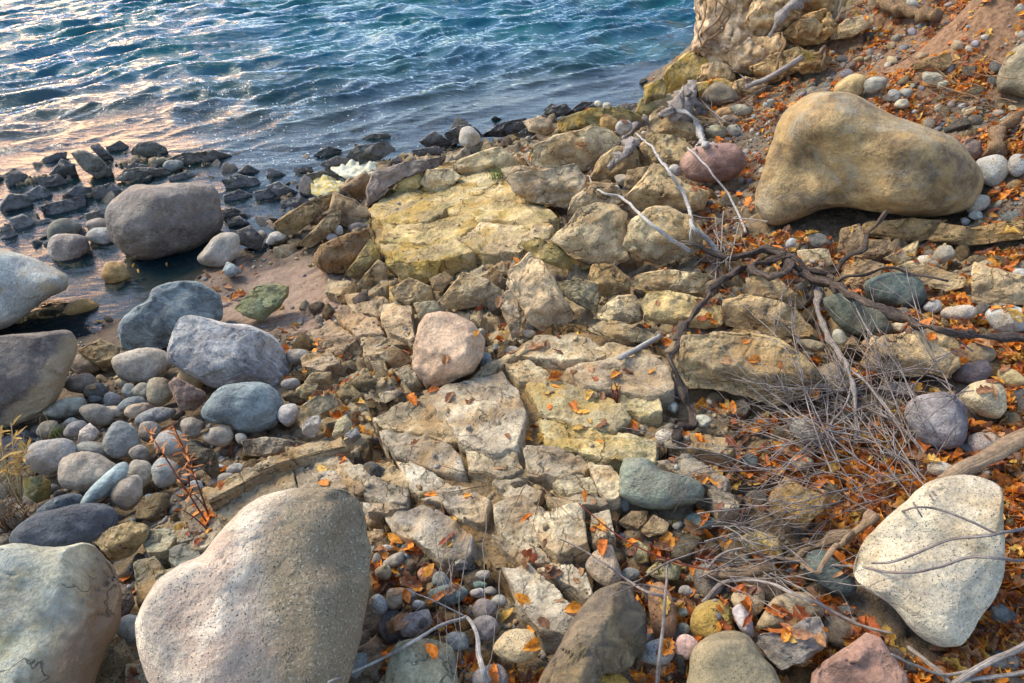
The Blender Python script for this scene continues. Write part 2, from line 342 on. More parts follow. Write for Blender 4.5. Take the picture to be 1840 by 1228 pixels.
# ---------------------------------------------------------------- rocks
SURF = []      # landmarks and rocks: (u, v, label phrase)
def to_local(poly2):
    return poly2
def rock_mesh(O3, axis, ex, ey, tf, tb, e, seed, lvl, ang, rough, planes=None, lump=.08, soft=False):
    """O3: outline points (n,2) in metres in the (ex, ey) frame round the centre; axis: dome direction. returns verts in world axes"""
    V, F = ico(lvl); rs = np.random.default_rng(seed)
    th = np.arctan2(V[:, 1], V[:, 0]); c = np.clip(np.hypot(V[:, 0], V[:, 1]), 1e-6, 1); s = V[:, 2]
    r = radial(O3, th)
    if e < .2:      # slab: flat top, tight rounded edge, steep side
        t = np.arccos(np.clip(s, -1, 1))/math.pi; rho = np.interp(t, [0, .40, .45, .62, 1], [0, .975, 1, 1.03, 0]); h = np.interp(t, [0, .40, .43, .46, .62, 1], [1, 1, .9, .7, -1, -1])
    elif ang: rho = c**.85; h = np.sign(s)*(1-np.minimum(rho, .99999)**(2/e))**(e/2)
    else: rho = c**e; h = np.sign(s)*np.abs(s)**e
    x = r*rho*np.cos(th); y = r*rho*np.sin(th)
    Rx = np.abs(O3[:, 0]).max(); Ry = np.abs(O3[:, 1]).max(); Rm = math.sqrt(Rx*Ry)
    z = np.where(s > 0, tf*h, tb*h)
    q = np.stack([x, y, z], 1)/Rm
    z = z+np.where(s > 0, 1, .5)*c**0*(1-c**4)*lump*Rm*2.0*fbm(q*1.15+seed*3.1, 2, seed)
    if ang:
        cut = np.full(len(x), 1e9)
        if planes is None:
            yr = rs.uniform(-.45, .1)*Ry; a = rs.uniform(.15, .5)*tf/Ry; b = rs.uniform(.7, 1.5)*tf/Ry; top = tf*rs.uniform(.7, .95)
            tx = rs.uniform(-.35, .35)*tf/Rx
            pl = [(top, tx, -a, 0, yr), (top, tx*.3+rs.uniform(-.3, .3)*tf/Rx, b, 0, yr)]
            for k in range(int(rs.integers(2, 5))):
                an = rs.uniform(0, 6.28); m = rs.uniform(.7, 1.6)*tf/Rm; dd = rs.uniform(.25, .6)*Rm
                pl.append((top*.95, -m*math.cos(an), -m*math.sin(an), dd*math.cos(an), dd*math.sin(an)))
        else: pl = [(p[0]*tf, p[1]*tf/Rx, p[2]*tf/Ry, p[3]*Rx, p[4]*Ry) for p in planes]
        warp = .10*Rm*fbm(q*1.7+9.7, 3, seed+5); warp2 = .1*Rm*fbm(q*1.7+3.3, 3, seed+6)
        kk_ = Rm*(.10 if soft else .018); acc = 0
        for (z0, sx, sy, x0, y0) in pl: acc = acc+np.exp(-np.clip((z0+sx*(x+warp-x0)+sy*(y+warp2-y0))/kk_, -60, 60))
        cut = -kk_*np.log(acc)
        # chipped secondary facets
        s1 = rs.uniform(0, 3); jh, je = joint(x/Rm+s1*9, y/Rm+7, .62, s1, .6, seed); jh2, je2 = joint(x/Rm+s1*5, y/Rm+3, .27, s1+.5, .7, seed+1)
        cut += Rm*(rough/.10)*(.10*jh-.035*np.clip(1-je/.06, 0, 1)+.045*jh2)
        zf = np.maximum(cut, -.2*tf); z = np.where(s > 0, np.minimum(z, zf), z)
    P = np.stack([x, y, z], 1)
    # surface roughness, in metres
    n1 = fbm(P/Rm*3.1+seed, 4, seed+11)
    P *= (1+rough*.5*n1)[:, None]
    if not ang and lvl >= 5: P *= (1+(.012+rough*.25)*(1-2*np.abs(fbm(P/Rm*1.9+seed*1.7, 3, seed+51)))-.010*np.clip(fbm(P/Rm*5+seed, 3, seed+61)-.25, 0, 1))[:, None]
    if ang:
        qd = P*9+seed; rd = 1-np.abs(fbm(qd, 3, seed+21)); st = vnoise(P@np.diag([5, 16, 9])+seed, seed+31)
        dz = (rough*.11*(rd-.6)+.05*rough*np.round(st*2.5))*min(Rm, .3)/.3*1.1
        P[:, 2] += np.where(s > 0, dz, 0)*1.2
        P[:, :2] *= (1+.35*rough*vnoise(P*14+seed, seed+41))[:, None]
    W = P[:, :1]*ex+P[:, 1:2]*ey+P[:, 2:]*axis
    return W, F
def lvl_for(rpx): return 6 if rpx > 105 else 5 if rpx > 34 else 4 if rpx > 12 else 3
def outline_of(s):
    s = s.strip()
    if s[0] == 'E':
        v = list(map(float, s[1:].split())); cx, cy, rx, ry = v[:4]; a = R_(v[4]) if len(v) > 4 else 0
        th = np.linspace(0, 2*math.pi, 22, endpoint=False); rr = 1+.06*np.sin(2*th+cx)+.06*np.sin(3*th+cy)+.03*np.sin(5*th+cx+cy)
        x = rx*rr*np.cos(th); y = ry*rr*np.sin(th)
        return np.stack([cx+x*math.cos(a)-y*math.sin(a), cy+x*math.sin(a)+y*math.cos(a)], 1), True
    return np.array([tuple(map(float, t.split(','))) for t in s.split()]), False
SEED = [100]
def boulder(kind, mat, col, outl, e=1., lift=0., tf=.8, tb=.9, rough=None, sink=.15, planes=None, lump=.08, tilt=0.):
    """a rock whose outline was traced from the photo, set on the ground where its foot stands"""
    SEED[0] += 1; seed = SEED[0]
    if mat == 'W': lift *= .35; tf = .5
    pts, isE = outline_of(outl); ang = kind in ('a', 'f')
    if not isE and kind != 'a': pts = spline(pts, 5)
    cu, cv = pts.mean(0); cu = (pts[:, 0].max()+pts[:, 0].min())/2*.5+cu*.5; cv = (pts[:, 1].max()+pts[:, 1].min())/2*.5+cv*.5
    vmin, vmax = pts[:, 1].min(), pts[:, 1].max()
    G = ground_hit(cu, vmax-.10*(vmax-vmin), lift)
    dist = (G-CAM)@FW; Rv = (vmax-vmin)/2/FPX*dist
    dist -= sink*Rv
    C = CAM+pray(cu, cv)*dist
    ax = CAM-C; ax /= np.linalg.norm(ax)
    ex = np.cross([0, 0, 1.], ax); ex /= np.linalg.norm(ex); ey = np.cross(ax, ex)
    O = []
    for u, v in pts:
        d = pray(u, v); k = ((C-CAM)@ax)/(d@ax); p = CAM+d*k-C; O.append((p@ex, p@ey))
    O = np.array(O); Rx = np.abs(O[:, 0]).max(); Ry = np.abs(O[:, 1]).max(); mn = min(Rx, Ry)
    rpx = max(np.ptp(pts[:, 0]), np.ptp(pts[:, 1]))/2
    if rough is None: rough = .10 if ang else .035
    W, F = rock_mesh(O, ax, ex, ey, mn*tf, mn*tb, e if not ang else .62*e, seed, lvl_for(rpx), ang, rough, planes, lump, kind == 'f')
    if col[2] > col[1]: col = (col[0]*.99, col[1], col[1]+.5*(col[2]-col[1]))
    nm = {'b': 'boulder', 'f': 'boulder', 'c': 'cobble', 'a': 'angular_rock'}[kind]
    col = tuple(np.array(col)*((1.2, 1.09, .88) if mat in 'TL' else (.72, .72, .72) if mat == 'W' else (1.08, 1.02, .93))); me = mesh_np(nm, W, F, M[mat]); o = link(nm, me, loc=C, color=col)
    o['_px'] = (float(cu), float(cv), float(rpx)); return o
def slab(mat, col, outl, parent, h=.05, tb=.12, e=.1, rough=.05, hz=0., name='block', plane=None):
    """a fracture block of the outcrop: outline lies on the (tilted) rock surface, sides go down into it"""
    SEED[0] += 1; seed = SEED[0]; rs = np.random.default_rng(seed)
    pts, _ = outline_of(outl); P = np.array([ground_hit(u, v, h+hz) for u, v in pts]); C = P.mean(0)
    # best fitting plane, kept between level and the terrain
    A = np.c_[P[:, 0]-C[0], P[:, 1]-C[1], np.ones(len(P))]; k = np.linalg.lstsq(A, P[:, 2]-C[2], rcond=None)[0]
    n = np.array([-k[0]+rs.uniform(-.03, .03), -k[1]-.04+rs.uniform(-.03, .03), 1.]); n /= np.linalg.norm(n)
    if plane is not None:
        a_, b_, c_ = plane; d = pray(*pts.mean(0)); zo = (h-.07)+hz+rs.uniform(-.007, .007)
        # ray meets z = a x + b y + c + zo, blended with the block's own height
        t = (a_*CAM[0]+b_*CAM[1]+c_+zo-CAM[2])/(d[2]-a_*d[0]-b_*d[1]); Cp = CAM+d*t; C = Cp
        n = np.array([-a_+rs.uniform(-.03, .03), -b_+rs.uniform(-.03, .03), 1.]); n /= np.linalg.norm(n)
    ex = np.cross([0, 1., 0], n); ex /= np.linalg.norm(ex); ey = np.cross(n, ex)
    O = []
    for u, v in pts:
        d = pray(u, v); kk = ((C-CAM)@n)/(d@n); q = CAM+d*kk-C; O.append((q@ex, q@ey))
    O = np.array(O)*1.03; C = C-n*h
    rpx = max(np.ptp(pts[:, 0]), np.ptp(pts[:, 1]))/2
    Rm = math.sqrt(np.abs(O[:, 0]).max()*np.abs(O[:, 1]).max())
    W, F = rock_mesh(O, n, ex, ey, h, tb, e, seed, max(5, lvl_for(rpx)), False, .012, None, .02)
    q = W*1.0; up = (W@n) > h*.3
    xx = W@ex; yy = W@ey; jh, je = joint(xx+seed, yy, .16, rs.uniform(-.6, .2), .5, seed); jh2, je2 = joint(xx+seed, yy, .06, rs.uniform(-.6, .6), .8, seed+2)
    gap = np.where(je < .05, je/.05, 1)
    det = .020*jh*np.minimum(1, Rm/.15)-.012*(1-gap)*(vnoise(W*5+seed, 4) > -.1)+.010*jh2+.008*fbm(q*7+seed, 4, seed+3)+.006*(1-np.abs(fbm(q*16+seed, 3, seed+9)))+.006*np.round(vnoise(q*np.array([4, 9, 9])+seed, seed+2)*2)
    W = W+np.where(up, det, 0)[:, None]*n+ (.010*vnoise(q*18+seed, seed+8))[:, None]*(W-n*(W@n)[:, None])/np.maximum(np.linalg.norm(W, axis=1), .02)[:, None]
    col = tuple(np.array(col)*(1.12, 1.05, .92)); me = mesh_np(name, W, F, M[mat]); o = link(name, me, parent, color=col)
    o.location = Vector(C)-(parent.location if parent else Vector()); o['_px'] = (float(pts[:, 0].mean()), float(pts[:, 1].mean()), float(rpx)); return o

# facets of a few rocks: height, slope x, slope y, through x, y (all in units of the rock)
PLANES = [[(1., .25, -.25, 0, 0), (.98, -1.5, .5, .55, -.1), (.95, 1.3, .35, -.45, 0), (.9, .1, 1.5, 0, -.45), (.9, .9, -.8, -.6, .6)],
          [(.8, .05, -.55, 0, 0), (.95, .1, .5, 0, -.7), (.8, .9, -.2, -.8, .1), (.8, -.5, -.1, .5, 0)],
          [(1., .25, -.35, -.1, 0), (.98, -1.2, .1, .50, 0), (.95, 1.3, -.5, -.62, .35), (.9, .1, 1.1, 0, -.6)],
          [(1., .2, -.3, 0, 0), (.98, -1.4, -.2, .52, 0), (.9, .9, .9, -.5, -.2), (.85, .1, -1.2, 0, .6)],
          [(1., .3, -.3, 0, 0), (.95, -1.3, .1, .3, 0), (.9, .2, -1.2, 0, .6), (.9, 0, 1, 0, -.5)],
          [(1., .7, -.5, -.1, .1), (1., -1.5, .3, .0, 0), (.8, -.5, -1., .3, .6)],
          [(.95, .2, -.5, 0, 0), (.95, -1.2, .3, .45, 0), (.9, .6, .9, 0, -.35)]]
# table of traced rocks:  kind mat colour | outline | options | label
TAB = """
# left shore and pool
b D .17,.145,.125 | 190,385 196,368 215,350 235,335 260,331 330,330 370,332 392,345 398,375 400,395 395,412 375,432 350,450 310,462 265,469 235,462 220,450 205,435 192,410 | e=.85 tf=.9 | large dark grey brown boulder sitting in the shallow pool at the left shore
b G .46,.48,.46 | -70,445 0,448 60,465 110,488 123,500 118,520 90,535 60,555 30,580 0,592 -60,610 -90,540 | e=.85 | pale blue grey speckled boulder cut off by the left edge beside the pool
c S .36,.35,.3 | E 4 574 20 17 | |
c D .28,.24,.21 | 86,440 95,424 120,420 150,424 160,438 156,458 135,473 105,472 90,460 | e=.8 |
c S .15,.16,.14 | E 113 415 32 22 -25 | |
c S .38,.34,.29 | E 175 405 22 13 -10 | |
c S .33,.34,.34 | E 184 426 27 19 10 | |
c S .38,.25,.10 | E 206 491 27 20 | lift=.02 | orange brown rounded stone in the mud below the large dark boulder
c S .30,.19,.07 | E 146 553 30 16 -8 | | flat orange brown stone at the edge of the left pool
c S .40,.38,.34 | 354,465 365,450 385,425 410,417 428,422 431,440 425,460 405,478 385,480 362,475 | | pale grey egg shaped stone at the right foot of the large dark boulder
a S .25,.29,.31 | 399,487 408,470 420,475 436,490 412,499 | |
f K .20,.245,.27 | 212,600 220,575 240,555 265,540 275,520 310,507 345,505 370,515 395,530 400,555 390,580 330,600 300,625 250,632 222,625 | planes=6 tf=.7 rough=.06 | blue grey layered boulder between the mud and the whitish streaked boulder
f K .34,.34,.35 | 303,630 310,600 325,575 345,567 380,575 410,582 450,585 490,605 508,630 517,660 510,690 495,700 470,690 430,690 400,698 370,690 330,668 305,650 | planes=6 tf=.75 rough=.05 | whitish grey streaked boulder in the middle of the left stones
f B .13,.115,.105 | -70,620 0,605 60,598 115,595 135,605 138,625 125,665 100,720 60,750 20,765 -30,770 -90,740 | planes=6 tf=.8 rough=.04 | dark boulder with a tan band at the left edge of the photo
c S .32,.30,.27 | E 256 657 57 31 -3 | e=.85 |
a T .27,.22,.15 | 140,630 180,610 215,625 217,645 190,670 160,650 | |
c S .26,.215,.17 | E 154 656 29 20 10 | |
c S .27,.245,.21 | E 147 690 29 19 | |
c S .34,.345,.29 | E 119 733 41 17 -16 | | long flat greenish grey stone right of the dark banded boulder
c S .34,.32,.25 | E 88 772 23 16 -15 | |
c S .34,.335,.3 | E 176 745 33 19 8 | |
c S .3,.31,.29 | E 127 760 14 9 -20 | |
c S .44,.38,.28 | E 220 689 13 10 | |
c S .21,.22,.21 | E 172 703 22 15 | |
c S .2,.22,.24 | E 171 718 13 8 | |
c S .3,.31,.31 | E 202 718 16 14 | |
c S .27,.29,.27 | E 232 703 14 14 | |
c S .32,.32,.28 | E 256 703 20 14 | |
c S .17,.2,.24 | E 238 728 30 14 -15 | |
c S .46,.38,.28 | E 248 738 26 14 -8 | |
c S .37,.34,.29 | E 205 740 22 10 15 | |
c S .17,.18,.20 | E 278 748 36 15 -15 | |
c S .34,.31,.23 | E 287 704 28 25 -30 | |
c S .46,.34,.18 | E 343 682 27 19 10 | lift=.03 |
a Rd .27,.19,.155 | 303,690 315,678 340,690 368,705 373,720 350,738 325,738 312,715 | lift=.05 | brown angular rock lying on the cobbles left of the blue grey boulder
b K .20,.255,.295 | 361,745 370,725 390,700 420,690 465,687 490,695 507,715 508,745 495,765 465,777 430,778 410,765 380,760 | e=.85 | blue grey rounded boulder below the whitish streaked boulder
c S .43,.40,.34 | E 346 769 22 20 | | round cream stone left of the small oval stone under the blue grey boulder
c S .43,.41,.36 | E 393 784 28 19 5 | |
c S .36,.35,.31 | E 433 788 11 10 | |
c S .37,.36,.35 | E 518 745 19 21 | |
c S .35,.34,.3 | 545,655 525,655 515,648 515,632 530,627 552,630 558,642 555,655 | |
a S .66,.6,.53 | 140,795 143,775 162,760 178,775 175,785 165,795 150,800 | | white angular stone among the grey cobbles on the left
c S .24,.24,.25 | E 138 772 25 15 -20 | |
b S .29,.285,.28 | E 90 820 46 34 -8 | e=.9 | grey mottled cobble left of the large tan oval cobble
b S .345,.305,.255 | E 157 849 57 37 -6 | e=.9 | large tan oval cobble among the left stones
c S .27,.31,.325 | E 170 810 38 16 5 | |
b S .23,.265,.295 | E 218 792 35 32 | e=.9 |
c S .29,.375,.42 | E 190 871 55 17 -42 | lift=.03 | long blue finger shaped stone leaning on the tan oval cobble
c S .44,.42,.375 | E 229 885 27 34 22 | | white grey stone right of the long blue finger shaped stone
c S .375,.36,.31 | E 253 850 21 27 -25 | |
c S .27,.295,.30 | E 297 850 25 29 | |
c S .31,.32,.32 | E 308 797 30 26 | |
c S .32,.3,.27 | E 250 815 19 15 | |
c S .28,.26,.24 | E 268 775 22 18 | |
c S .3,.34,.37 | E 335 860 14 10 -10 | |
c S .16,.25,.33 | E 270 900 12 12 | |
c S .4,.43,.41 | E 265 1018 14 10 | |
c S .38,.39,.37 | E 424 842 18 9 -5 | |
c S .37,.39,.38 | E 407 862 19 12 -15 | |
c S .3,.35,.38 | E 352 872 14 9 | |
c S .36,.4,.4 | E 264 1000 4 4 | |
a T .15,.14,.115 | 325,805 345,798 385,810 397,850 385,865 370,850 350,830 | |
b K .085,.105,.145 | 55,945 65,918 95,896 130,887 150,893 152,915 100,940 | e=.85 | 
b K .085,.10,.14 | 18,972 28,950 60,925 100,915 150,905 195,908 210,930 205,960 170,985 100,992 40,990 | e=.8 | dark blue boulder behind the greenish boulder at the bottom left
a L .2,.2,.12 | 40,860 70,855 92,865 90,895 65,905 45,890 | |
a T .33,.27,.17 | 166,975 195,950 235,936 265,945 268,962 250,985 235,1000 200,1010 190,995 | lift=.03 | tan angular rock between the dark blue boulder and the large granite boulder
f B2 .40,.41,.33 | -90,1010 0,985 40,982 90,985 140,980 170,985 195,1010 210,1045 213,1090 208,1130 185,1170 165,1228 150,1290 0,1320 -120,1260 | planes=4 tf=.8 rough=.05 | large greenish grey and brown boulder in the bottom left corner
a D .11,.09,.09 | 200,1045 235,1055 243,1085 225,1115 205,1120 | |
c S .27,.33,.385 | E 238 1132 31 29 -45 | | smooth blue stone wedged between the two large bottom left boulders
f H1 .64,.56,.46 | 252,1130 258,1100 275,1065 290,1045 330,1015 365,1000 385,975 420,935 460,905 510,888 560,884 605,885 630,900 648,930 655,970 658,1010 655,1060 645,1110 640,1150 628,1190 615,1228 600,1290 480,1340 330,1310 285,1240 262,1190 | planes=2 tf=.8 rough=.035 | very large cream speckled granite boulder at the bottom left of centre
# sand and green rock
a T .215,.25,.165 | 422,555 435,538 460,515 500,510 518,515 520,530 500,555 470,577 445,570 | lift=.02 | green grey angular rock lying on the sand
c S .5,.49,.46 | E 609 414 8 9 | lift=.03 |
c S .27,.26,.25 | E 597 427 11 8 | |
c S .18,.17,.17 | E 643 409 18 9 | |
c S .48,.46,.4 | E 498 428 17 12 | |
c S .46,.44,.4 | E 487 433 9 8 | |
c S .44,.43,.36 | E 471 423 8 9 | |
# wet shore slates
a W .17,.15,.11 | 126,275 150,270 175,280 200,305 205,320 180,325 150,305 | lift=.05 | largest tan brown slate slab in the wet rock pile at the left shore
a W .12,.115,.10 | 88,315 110,285 135,295 140,320 112,326 | lift=.02 |
a W .13,.12,.09 | 190,265 215,252 235,265 232,280 200,280 | lift=.04 |
a W .15,.14,.10 | 235,272 250,256 275,253 300,265 302,278 265,287 238,282 | lift=.04 |
a W .13,.11,.08 | 295,288 330,275 385,270 432,286 400,298 340,300 | lift=.02 | flat wet slab reaching into the water right of the left rock pile
a W .15,.135,.10 | 205,325 225,305 255,300 300,305 312,316 255,327 | lift=.02 |
c D .17,.19,.19 | E 311 298 19 11 | lift=.03 |
a W .06,.055,.05 | 5,315 25,302 50,315 45,338 15,342 | lift=.02 |
a W .17,.165,.15 | 0,365 15,348 50,350 62,372 30,388 0,380 | |
a W .12,.115,.105 | 65,372 110,360 150,350 155,378 130,392 85,392 | |
a W .2,.2,.19 | 40,350 70,333 95,345 90,365 60,366 | |
a W .13,.12,.11 | 75,285 100,275 122,272 118,290 95,300 78,300 | lift=.03 |
a W .11,.10,.085 | 160,262 178,258 205,285 200,296 180,285 | lift=.04 |
a W .12,.11,.1 | 65,320 105,313 125,330 100,340 70,335 | lift=.02|
a W .14,.13,.12 | 165,338 200,328 225,345 210,362 170,360 | |
a W .13,.125,.12 | 115,350 140,330 165,340 155,368 125,365 | |
a W .15,.145,.13 | 398,325 425,312 460,320 475,335 440,347 410,343 | lift=.02 |
a W .13,.13,.13 | 400,352 430,340 455,350 440,368 405,366 | |
a W .16,.155,.15 | 475,335 500,326 530,342 545,354 500,352 | lift=.02|
a W .06,.055,.05 | 425,310 445,295 468,308 460,320 435,320 | lift=.03 |
a W .1,.09,.08 | 395,378 420,372 455,388 450,402 405,400 | |
a W .14,.13,.11 | 425,415 450,405 475,430 465,450 430,440 | |
a W .05,.045,.035 | 558,282 590,262 615,270 600,286 | lift=.03 |
a W .13,.125,.1 | 620,282 640,262 700,255 710,270 680,290 630,295 | lift=.04 | grey wet block at the waterline in front of the foam
a W .06,.055,.04 | 648,250 670,240 700,240 712,254 670,260 | lift=.03 |
a W .12,.1,.08 | 572,296 605,280 640,288 630,302 590,304 | lift=.02 |
a W .14,.11,.08 | 525,305 560,300 565,310 535,316 | |
a W .1,.085,.05 | 545,315 580,306 615,318 600,328 560,328 | lift=.01 |
a W .075,.065,.055 | 752,255 780,235 815,258 790,265 765,264 | lift=.03 |
a W .07,.06,.055 | 738,270 790,262 797,278 750,282 | |
a W .06,.05,.045 | 798,240 825,225 850,228 870,245 850,262 810,258 | |
a W .05,.045,.04 | 858,248 900,220 945,212 942,235 905,246 | |
a W .07,.065,.05 | 970,210 985,195 1015,186 1030,200 1000,212 | lift=.02 |
a W .05,.045,.04 | 1020,205 1045,182 1075,184 1090,198 1060,206 | lift=.02 |
a W .05,.045,.04 | 975,200 990,186 1003,190 1000,202 | |
a W .06,.06,.05 | 930,240 945,230 965,240 950,250 | |
c G .56,.53,.46 | E 843 247 19 20 20 | lift=.02 | white rounded stone standing alone at the waterline
c S .5,.5,.42 | E 1075 188 9 7 | lift=.06 |
c S .47,.47,.4 | E 1091 190 9 6 | lift=.06 |
# upper slabs
a T .29,.225,.135 | 490,403 520,380 560,360 600,346 604,352 590,375 560,400 530,420 505,424 | lift=.02 tf=.5 | tilted brown slab on the mud left of the large yellow ledge
a T .31,.25,.16 | 533,442 560,415 590,385 613,378 612,400 590,425 560,445 | tf=.5 |
a T .34,.26,.18 | 588,392 600,345 640,360 668,385 665,415 630,412 | tf=.4 |
a T .33,.255,.18 | 613,337 655,308 667,320 666,355 640,362 | |
a T .3,.2,.115 | 563,472 570,445 610,425 660,413 670,430 645,460 622,492 580,490 | tf=.5 | rusty orange slab at the left foot of the large yellow ledge
a L .33,.27,.15 | 620,492 665,430 682,445 682,466 640,502 | tf=.5 |
a T .36,.29,.19 | 635,515 680,466 697,478 698,505 672,522 | tf=.4 |
a L .48,.42,.25 | 705,345 720,318 740,300 770,300 765,330 735,350 | lift=.06 tf=.5 |
a T .55,.48,.34 | 752,330 768,305 810,302 832,318 792,348 | lift=.06 tf=.5 |
a T .49,.42,.29 | 800,305 830,285 870,270 900,264 922,280 935,302 900,315 840,320 | lift=.05 tf=.5 | pale slab along the back edge of the large yellow ledge
a D .2,.16,.135 | 655,345 670,310 720,292 800,282 790,300 720,322 690,345 665,372 | tf=.4 lift=.02 |
a L .46,.37,.18 | 698,476 750,470 792,468 786,495 760,516 720,502 | tf=.4 |
a T .39,.345,.26 | 783,548 810,515 830,490 870,500 898,520 897,542 860,550 820,558 | tf=.5 lift=.02 |
a T .42,.34,.22 | 700,520 735,498 775,515 780,540 740,548 710,540 | tf=.4 |
a T .38,.30,.19 | 770,500 800,488 815,500 795,525 778,520 | tf=.4|
a T .43,.36,.28 | 938,218 970,209 990,215 998,236 975,244 950,236 | lift=.04 | small pinkish slab at the dark waterline behind the large pale slabs
a L .29,.25,.145 | 997,242 1003,215 1060,195 1110,192 1150,205 1156,222 1120,228 1060,232 | lift=.05 tf=.5 | mossy green brown slab at the waterline left of the bank
a T .47,.405,.295 | 948,288 960,260 1000,242 1040,234 1070,224 1100,235 1118,250 1095,280 1062,308 1000,302 960,300 | tf=.5 lift=.04 | broad pale slab below the orange round stone near the water
a T .40,.35,.28 | 897,302 930,297 975,305 1030,296 1056,318 1052,345 1020,377 980,367 945,362 925,347 | tf=.6 lift=.08 | grey hollowed slab on the right shoulder of the large yellow ledge
a T .44,.38,.29 | 1013,402 1030,355 1065,327 1110,330 1122,365 1100,374 1060,376 | tf=.4 |
a T .44,.38,.28 | 988,432 1020,400 1040,375 1070,366 1110,370 1127,385 1125,420 1132,466 1100,480 1060,470 1020,452 | tf=.55 lift=.06 | large tan wedge rock right of the large yellow ledge
a T .47,.385,.255 | 1128,350 1150,325 1175,292 1195,300 1230,330 1277,345 1262,377 1200,377 1150,380 1130,367 | tf=.7 lift=.06 | pointed tan rock left of the pink brown boulder
a T .36,.345,.29 | 1121,335 1127,305 1165,299 1172,305 1142,352 | tf=.5 lift=.04|
a T .50,.435,.31 | 1120,442 1130,405 1160,372 1200,370 1240,390 1262,420 1262,450 1230,462 1180,477 1150,462 | tf=.7 lift=.05 | pale yellow block under the thin white sticks right of centre
a T .43,.36,.25 | 1163,238 1168,205 1190,192 1230,200 1262,220 1264,252 1230,253 1190,243 | tf=.7 lift=.08 | tan rock under the pale curved driftwood near the water
a T .41,.34,.22 | 1143,270 1170,238 1230,250 1253,275 1242,300 1200,295 1160,303 1150,292 | tf=.6 lift=.04 |
a T .36,.29,.19 | 1055,325 1080,280 1110,262 1145,270 1150,300 1120,315 1085,335 | tf=.5 |
b Rd .315,.205,.175 | 1222,298 1232,275 1255,263 1290,257 1322,260 1338,278 1338,300 1322,318 1290,328 1255,328 1232,318 | e=.9 lift=.04 | smooth pink brown oval boulder left of the large smooth brown boulder
c S .46,.29,.09 | E 1094 221 17 14 | lift=.12 | bright orange round stone on the pale slab near the water
c G .42,.44,.44 | E 1121 229 15 14 | lift=.12 | grey speckled round stone beside the bright orange one
c G .5,.48,.46 | E 1212 307 13 11 | lift=.05 |
c S .37,.38,.29 | E 1288 237 21 13 | |
c S .36,.35,.3 | E 1319 235 13 11 | |
c S .37,.36,.27 | E 1332 198 22 11 | |
c S .38,.33,.23 | E 1265 192 13 9 | |
b S .19,.165,.12 | 1258,182 1270,160 1290,148 1315,158 1327,180 1300,190 1272,190 | e=.85 lift=.04 | dark brown rounded rock beside the twisted driftwood stump
c S .36,.29,.18 | E 1192 186 26 15 | lift=.06 |
c S .42,.42,.38 | E 1108 311 11 7 | lift=.03|
c S .44,.42,.36 | E 1118 323 14 10 | |
c S .16,.15,.14 | E 1083 318 17 9 | |
a T .30,.235,.15 | 1205,215 1240,205 1290,215 1330,225 1320,240 1260,232 | |
c S .40,.25,.12 | E 1305 202 24 9 -15 | |
c S .33,.28,.2 | E 1310 215 18 8 | |
# cliff and bank
a L .32,.27,.15 | 1152,205 1158,155 1190,140 1200,160 1190,185 1168,207 | lift=.08 |
a L .38,.31,.16 | 1185,168 1200,120 1245,95 1290,110 1290,145 1235,172 | lift=.1 | yellow lichened rock at the foot of the bank by the water
a L .38,.3,.15 | 1215,180 1250,150 1300,140 1330,155 1280,185 | lift=.05 |
a T .62,.50,.40 | 1245,95 1252,40 1248,-10 1290,-25 1345,-10 1355,50 1340,110 1312,150 1290,142 1268,105 | lift=.2 tf=.6 rough=.2 | tall pale sandstone face of the bank at the top of the photo
a T .52,.40,.27 | 1335,40 1360,-15 1425,-20 1435,30 1400,62 1360,66 | lift=.35 rough=.2 |
a T .44,.36,.29 | 1308,95 1345,70 1402,92 1395,112 1345,135 1315,125 | lift=.15 rough=.2 |
a T .42,.29,.15 | 1398,62 1440,30 1485,15 1505,48 1485,78 1430,84 | lift=.1 rough=.2 |
a T .46,.33,.18 | 1350,120 1398,95 1440,85 1470,100 1440,125 1390,150 1355,150 | lift=.02 rough=.2 |
a T .40,.28,.15 | 1405,15 1440,-15 1500,-20 1500,20 1450,35 | lift=.15 rough=.2|
a T .50,.42,.30 | 1486,60 1520,35 1572,22 1568,45 1530,68 1495,72 | lift=.06 | flat pale slab on the slope at the top right
c S .45,.335,.16 | 1498,168 1503,152 1520,138 1540,132 1556,140 1556,155 1545,172 1520,182 | lift=.03 | yellow brown stone just behind the top of the large smooth brown boulder
c S .31,.31,.27 | E 1572 152 22 15 -20 | lift=.02 |
c S .3,.33,.36 | E 1608 172 11 13 -30 | |
c S .26,.27,.25 | E 1629 167 12 9 | |
c S .37,.35,.27 | E 1621 187 14 9 -15 | |
c S .39,.38,.3 | E 1676 141 22 12 10 | |
c S .32,.33,.27 | E 1694 152 12 6 -20 | |
c S .40,.31,.2 | E 1720 82 12 9 | |
c S .46,.40,.3 | E 1741 88 7 6 | |
c S .44,.43,.37 | E 1639 6 12 9 | |
c S .4,.4,.38 | E 1769 67 7 5 | |
c S .38,.28,.17 | E 1656 101 14 6 -15 | |
a T .40,.29,.17 | 1635,120 1660,105 1705,96 1713,115 1690,130 1650,130 | |
b D .24,.21,.145 | 1792,163 1795,130 1815,95 1850,75 1890,100 1890,180 1810,168 | e=.8 | olive grey boulder cut off by the right edge near the top
# hero right boulder
b S1 .29,.215,.115 | 1362,385 1360,345 1375,300 1390,260 1405,215 1425,190 1460,172 1490,166 1530,170 1570,190 1620,215 1680,235 1720,255 1750,290 1762,320 1755,350 1735,375 1700,388 1640,390 1600,385 1560,378 1520,372 1480,375 1440,392 1400,408 1375,403 | e=.75 tf=.85 lump=.13 lift=.03 rough=.025 | very large smooth brown boulder on the right shore
b G .48,.49,.47 | E 1782 306 33 28 10 | | white speckled granite cobble right of the large smooth brown boulder
c G .42,.44,.44 | E 1832 297 24 20 | |
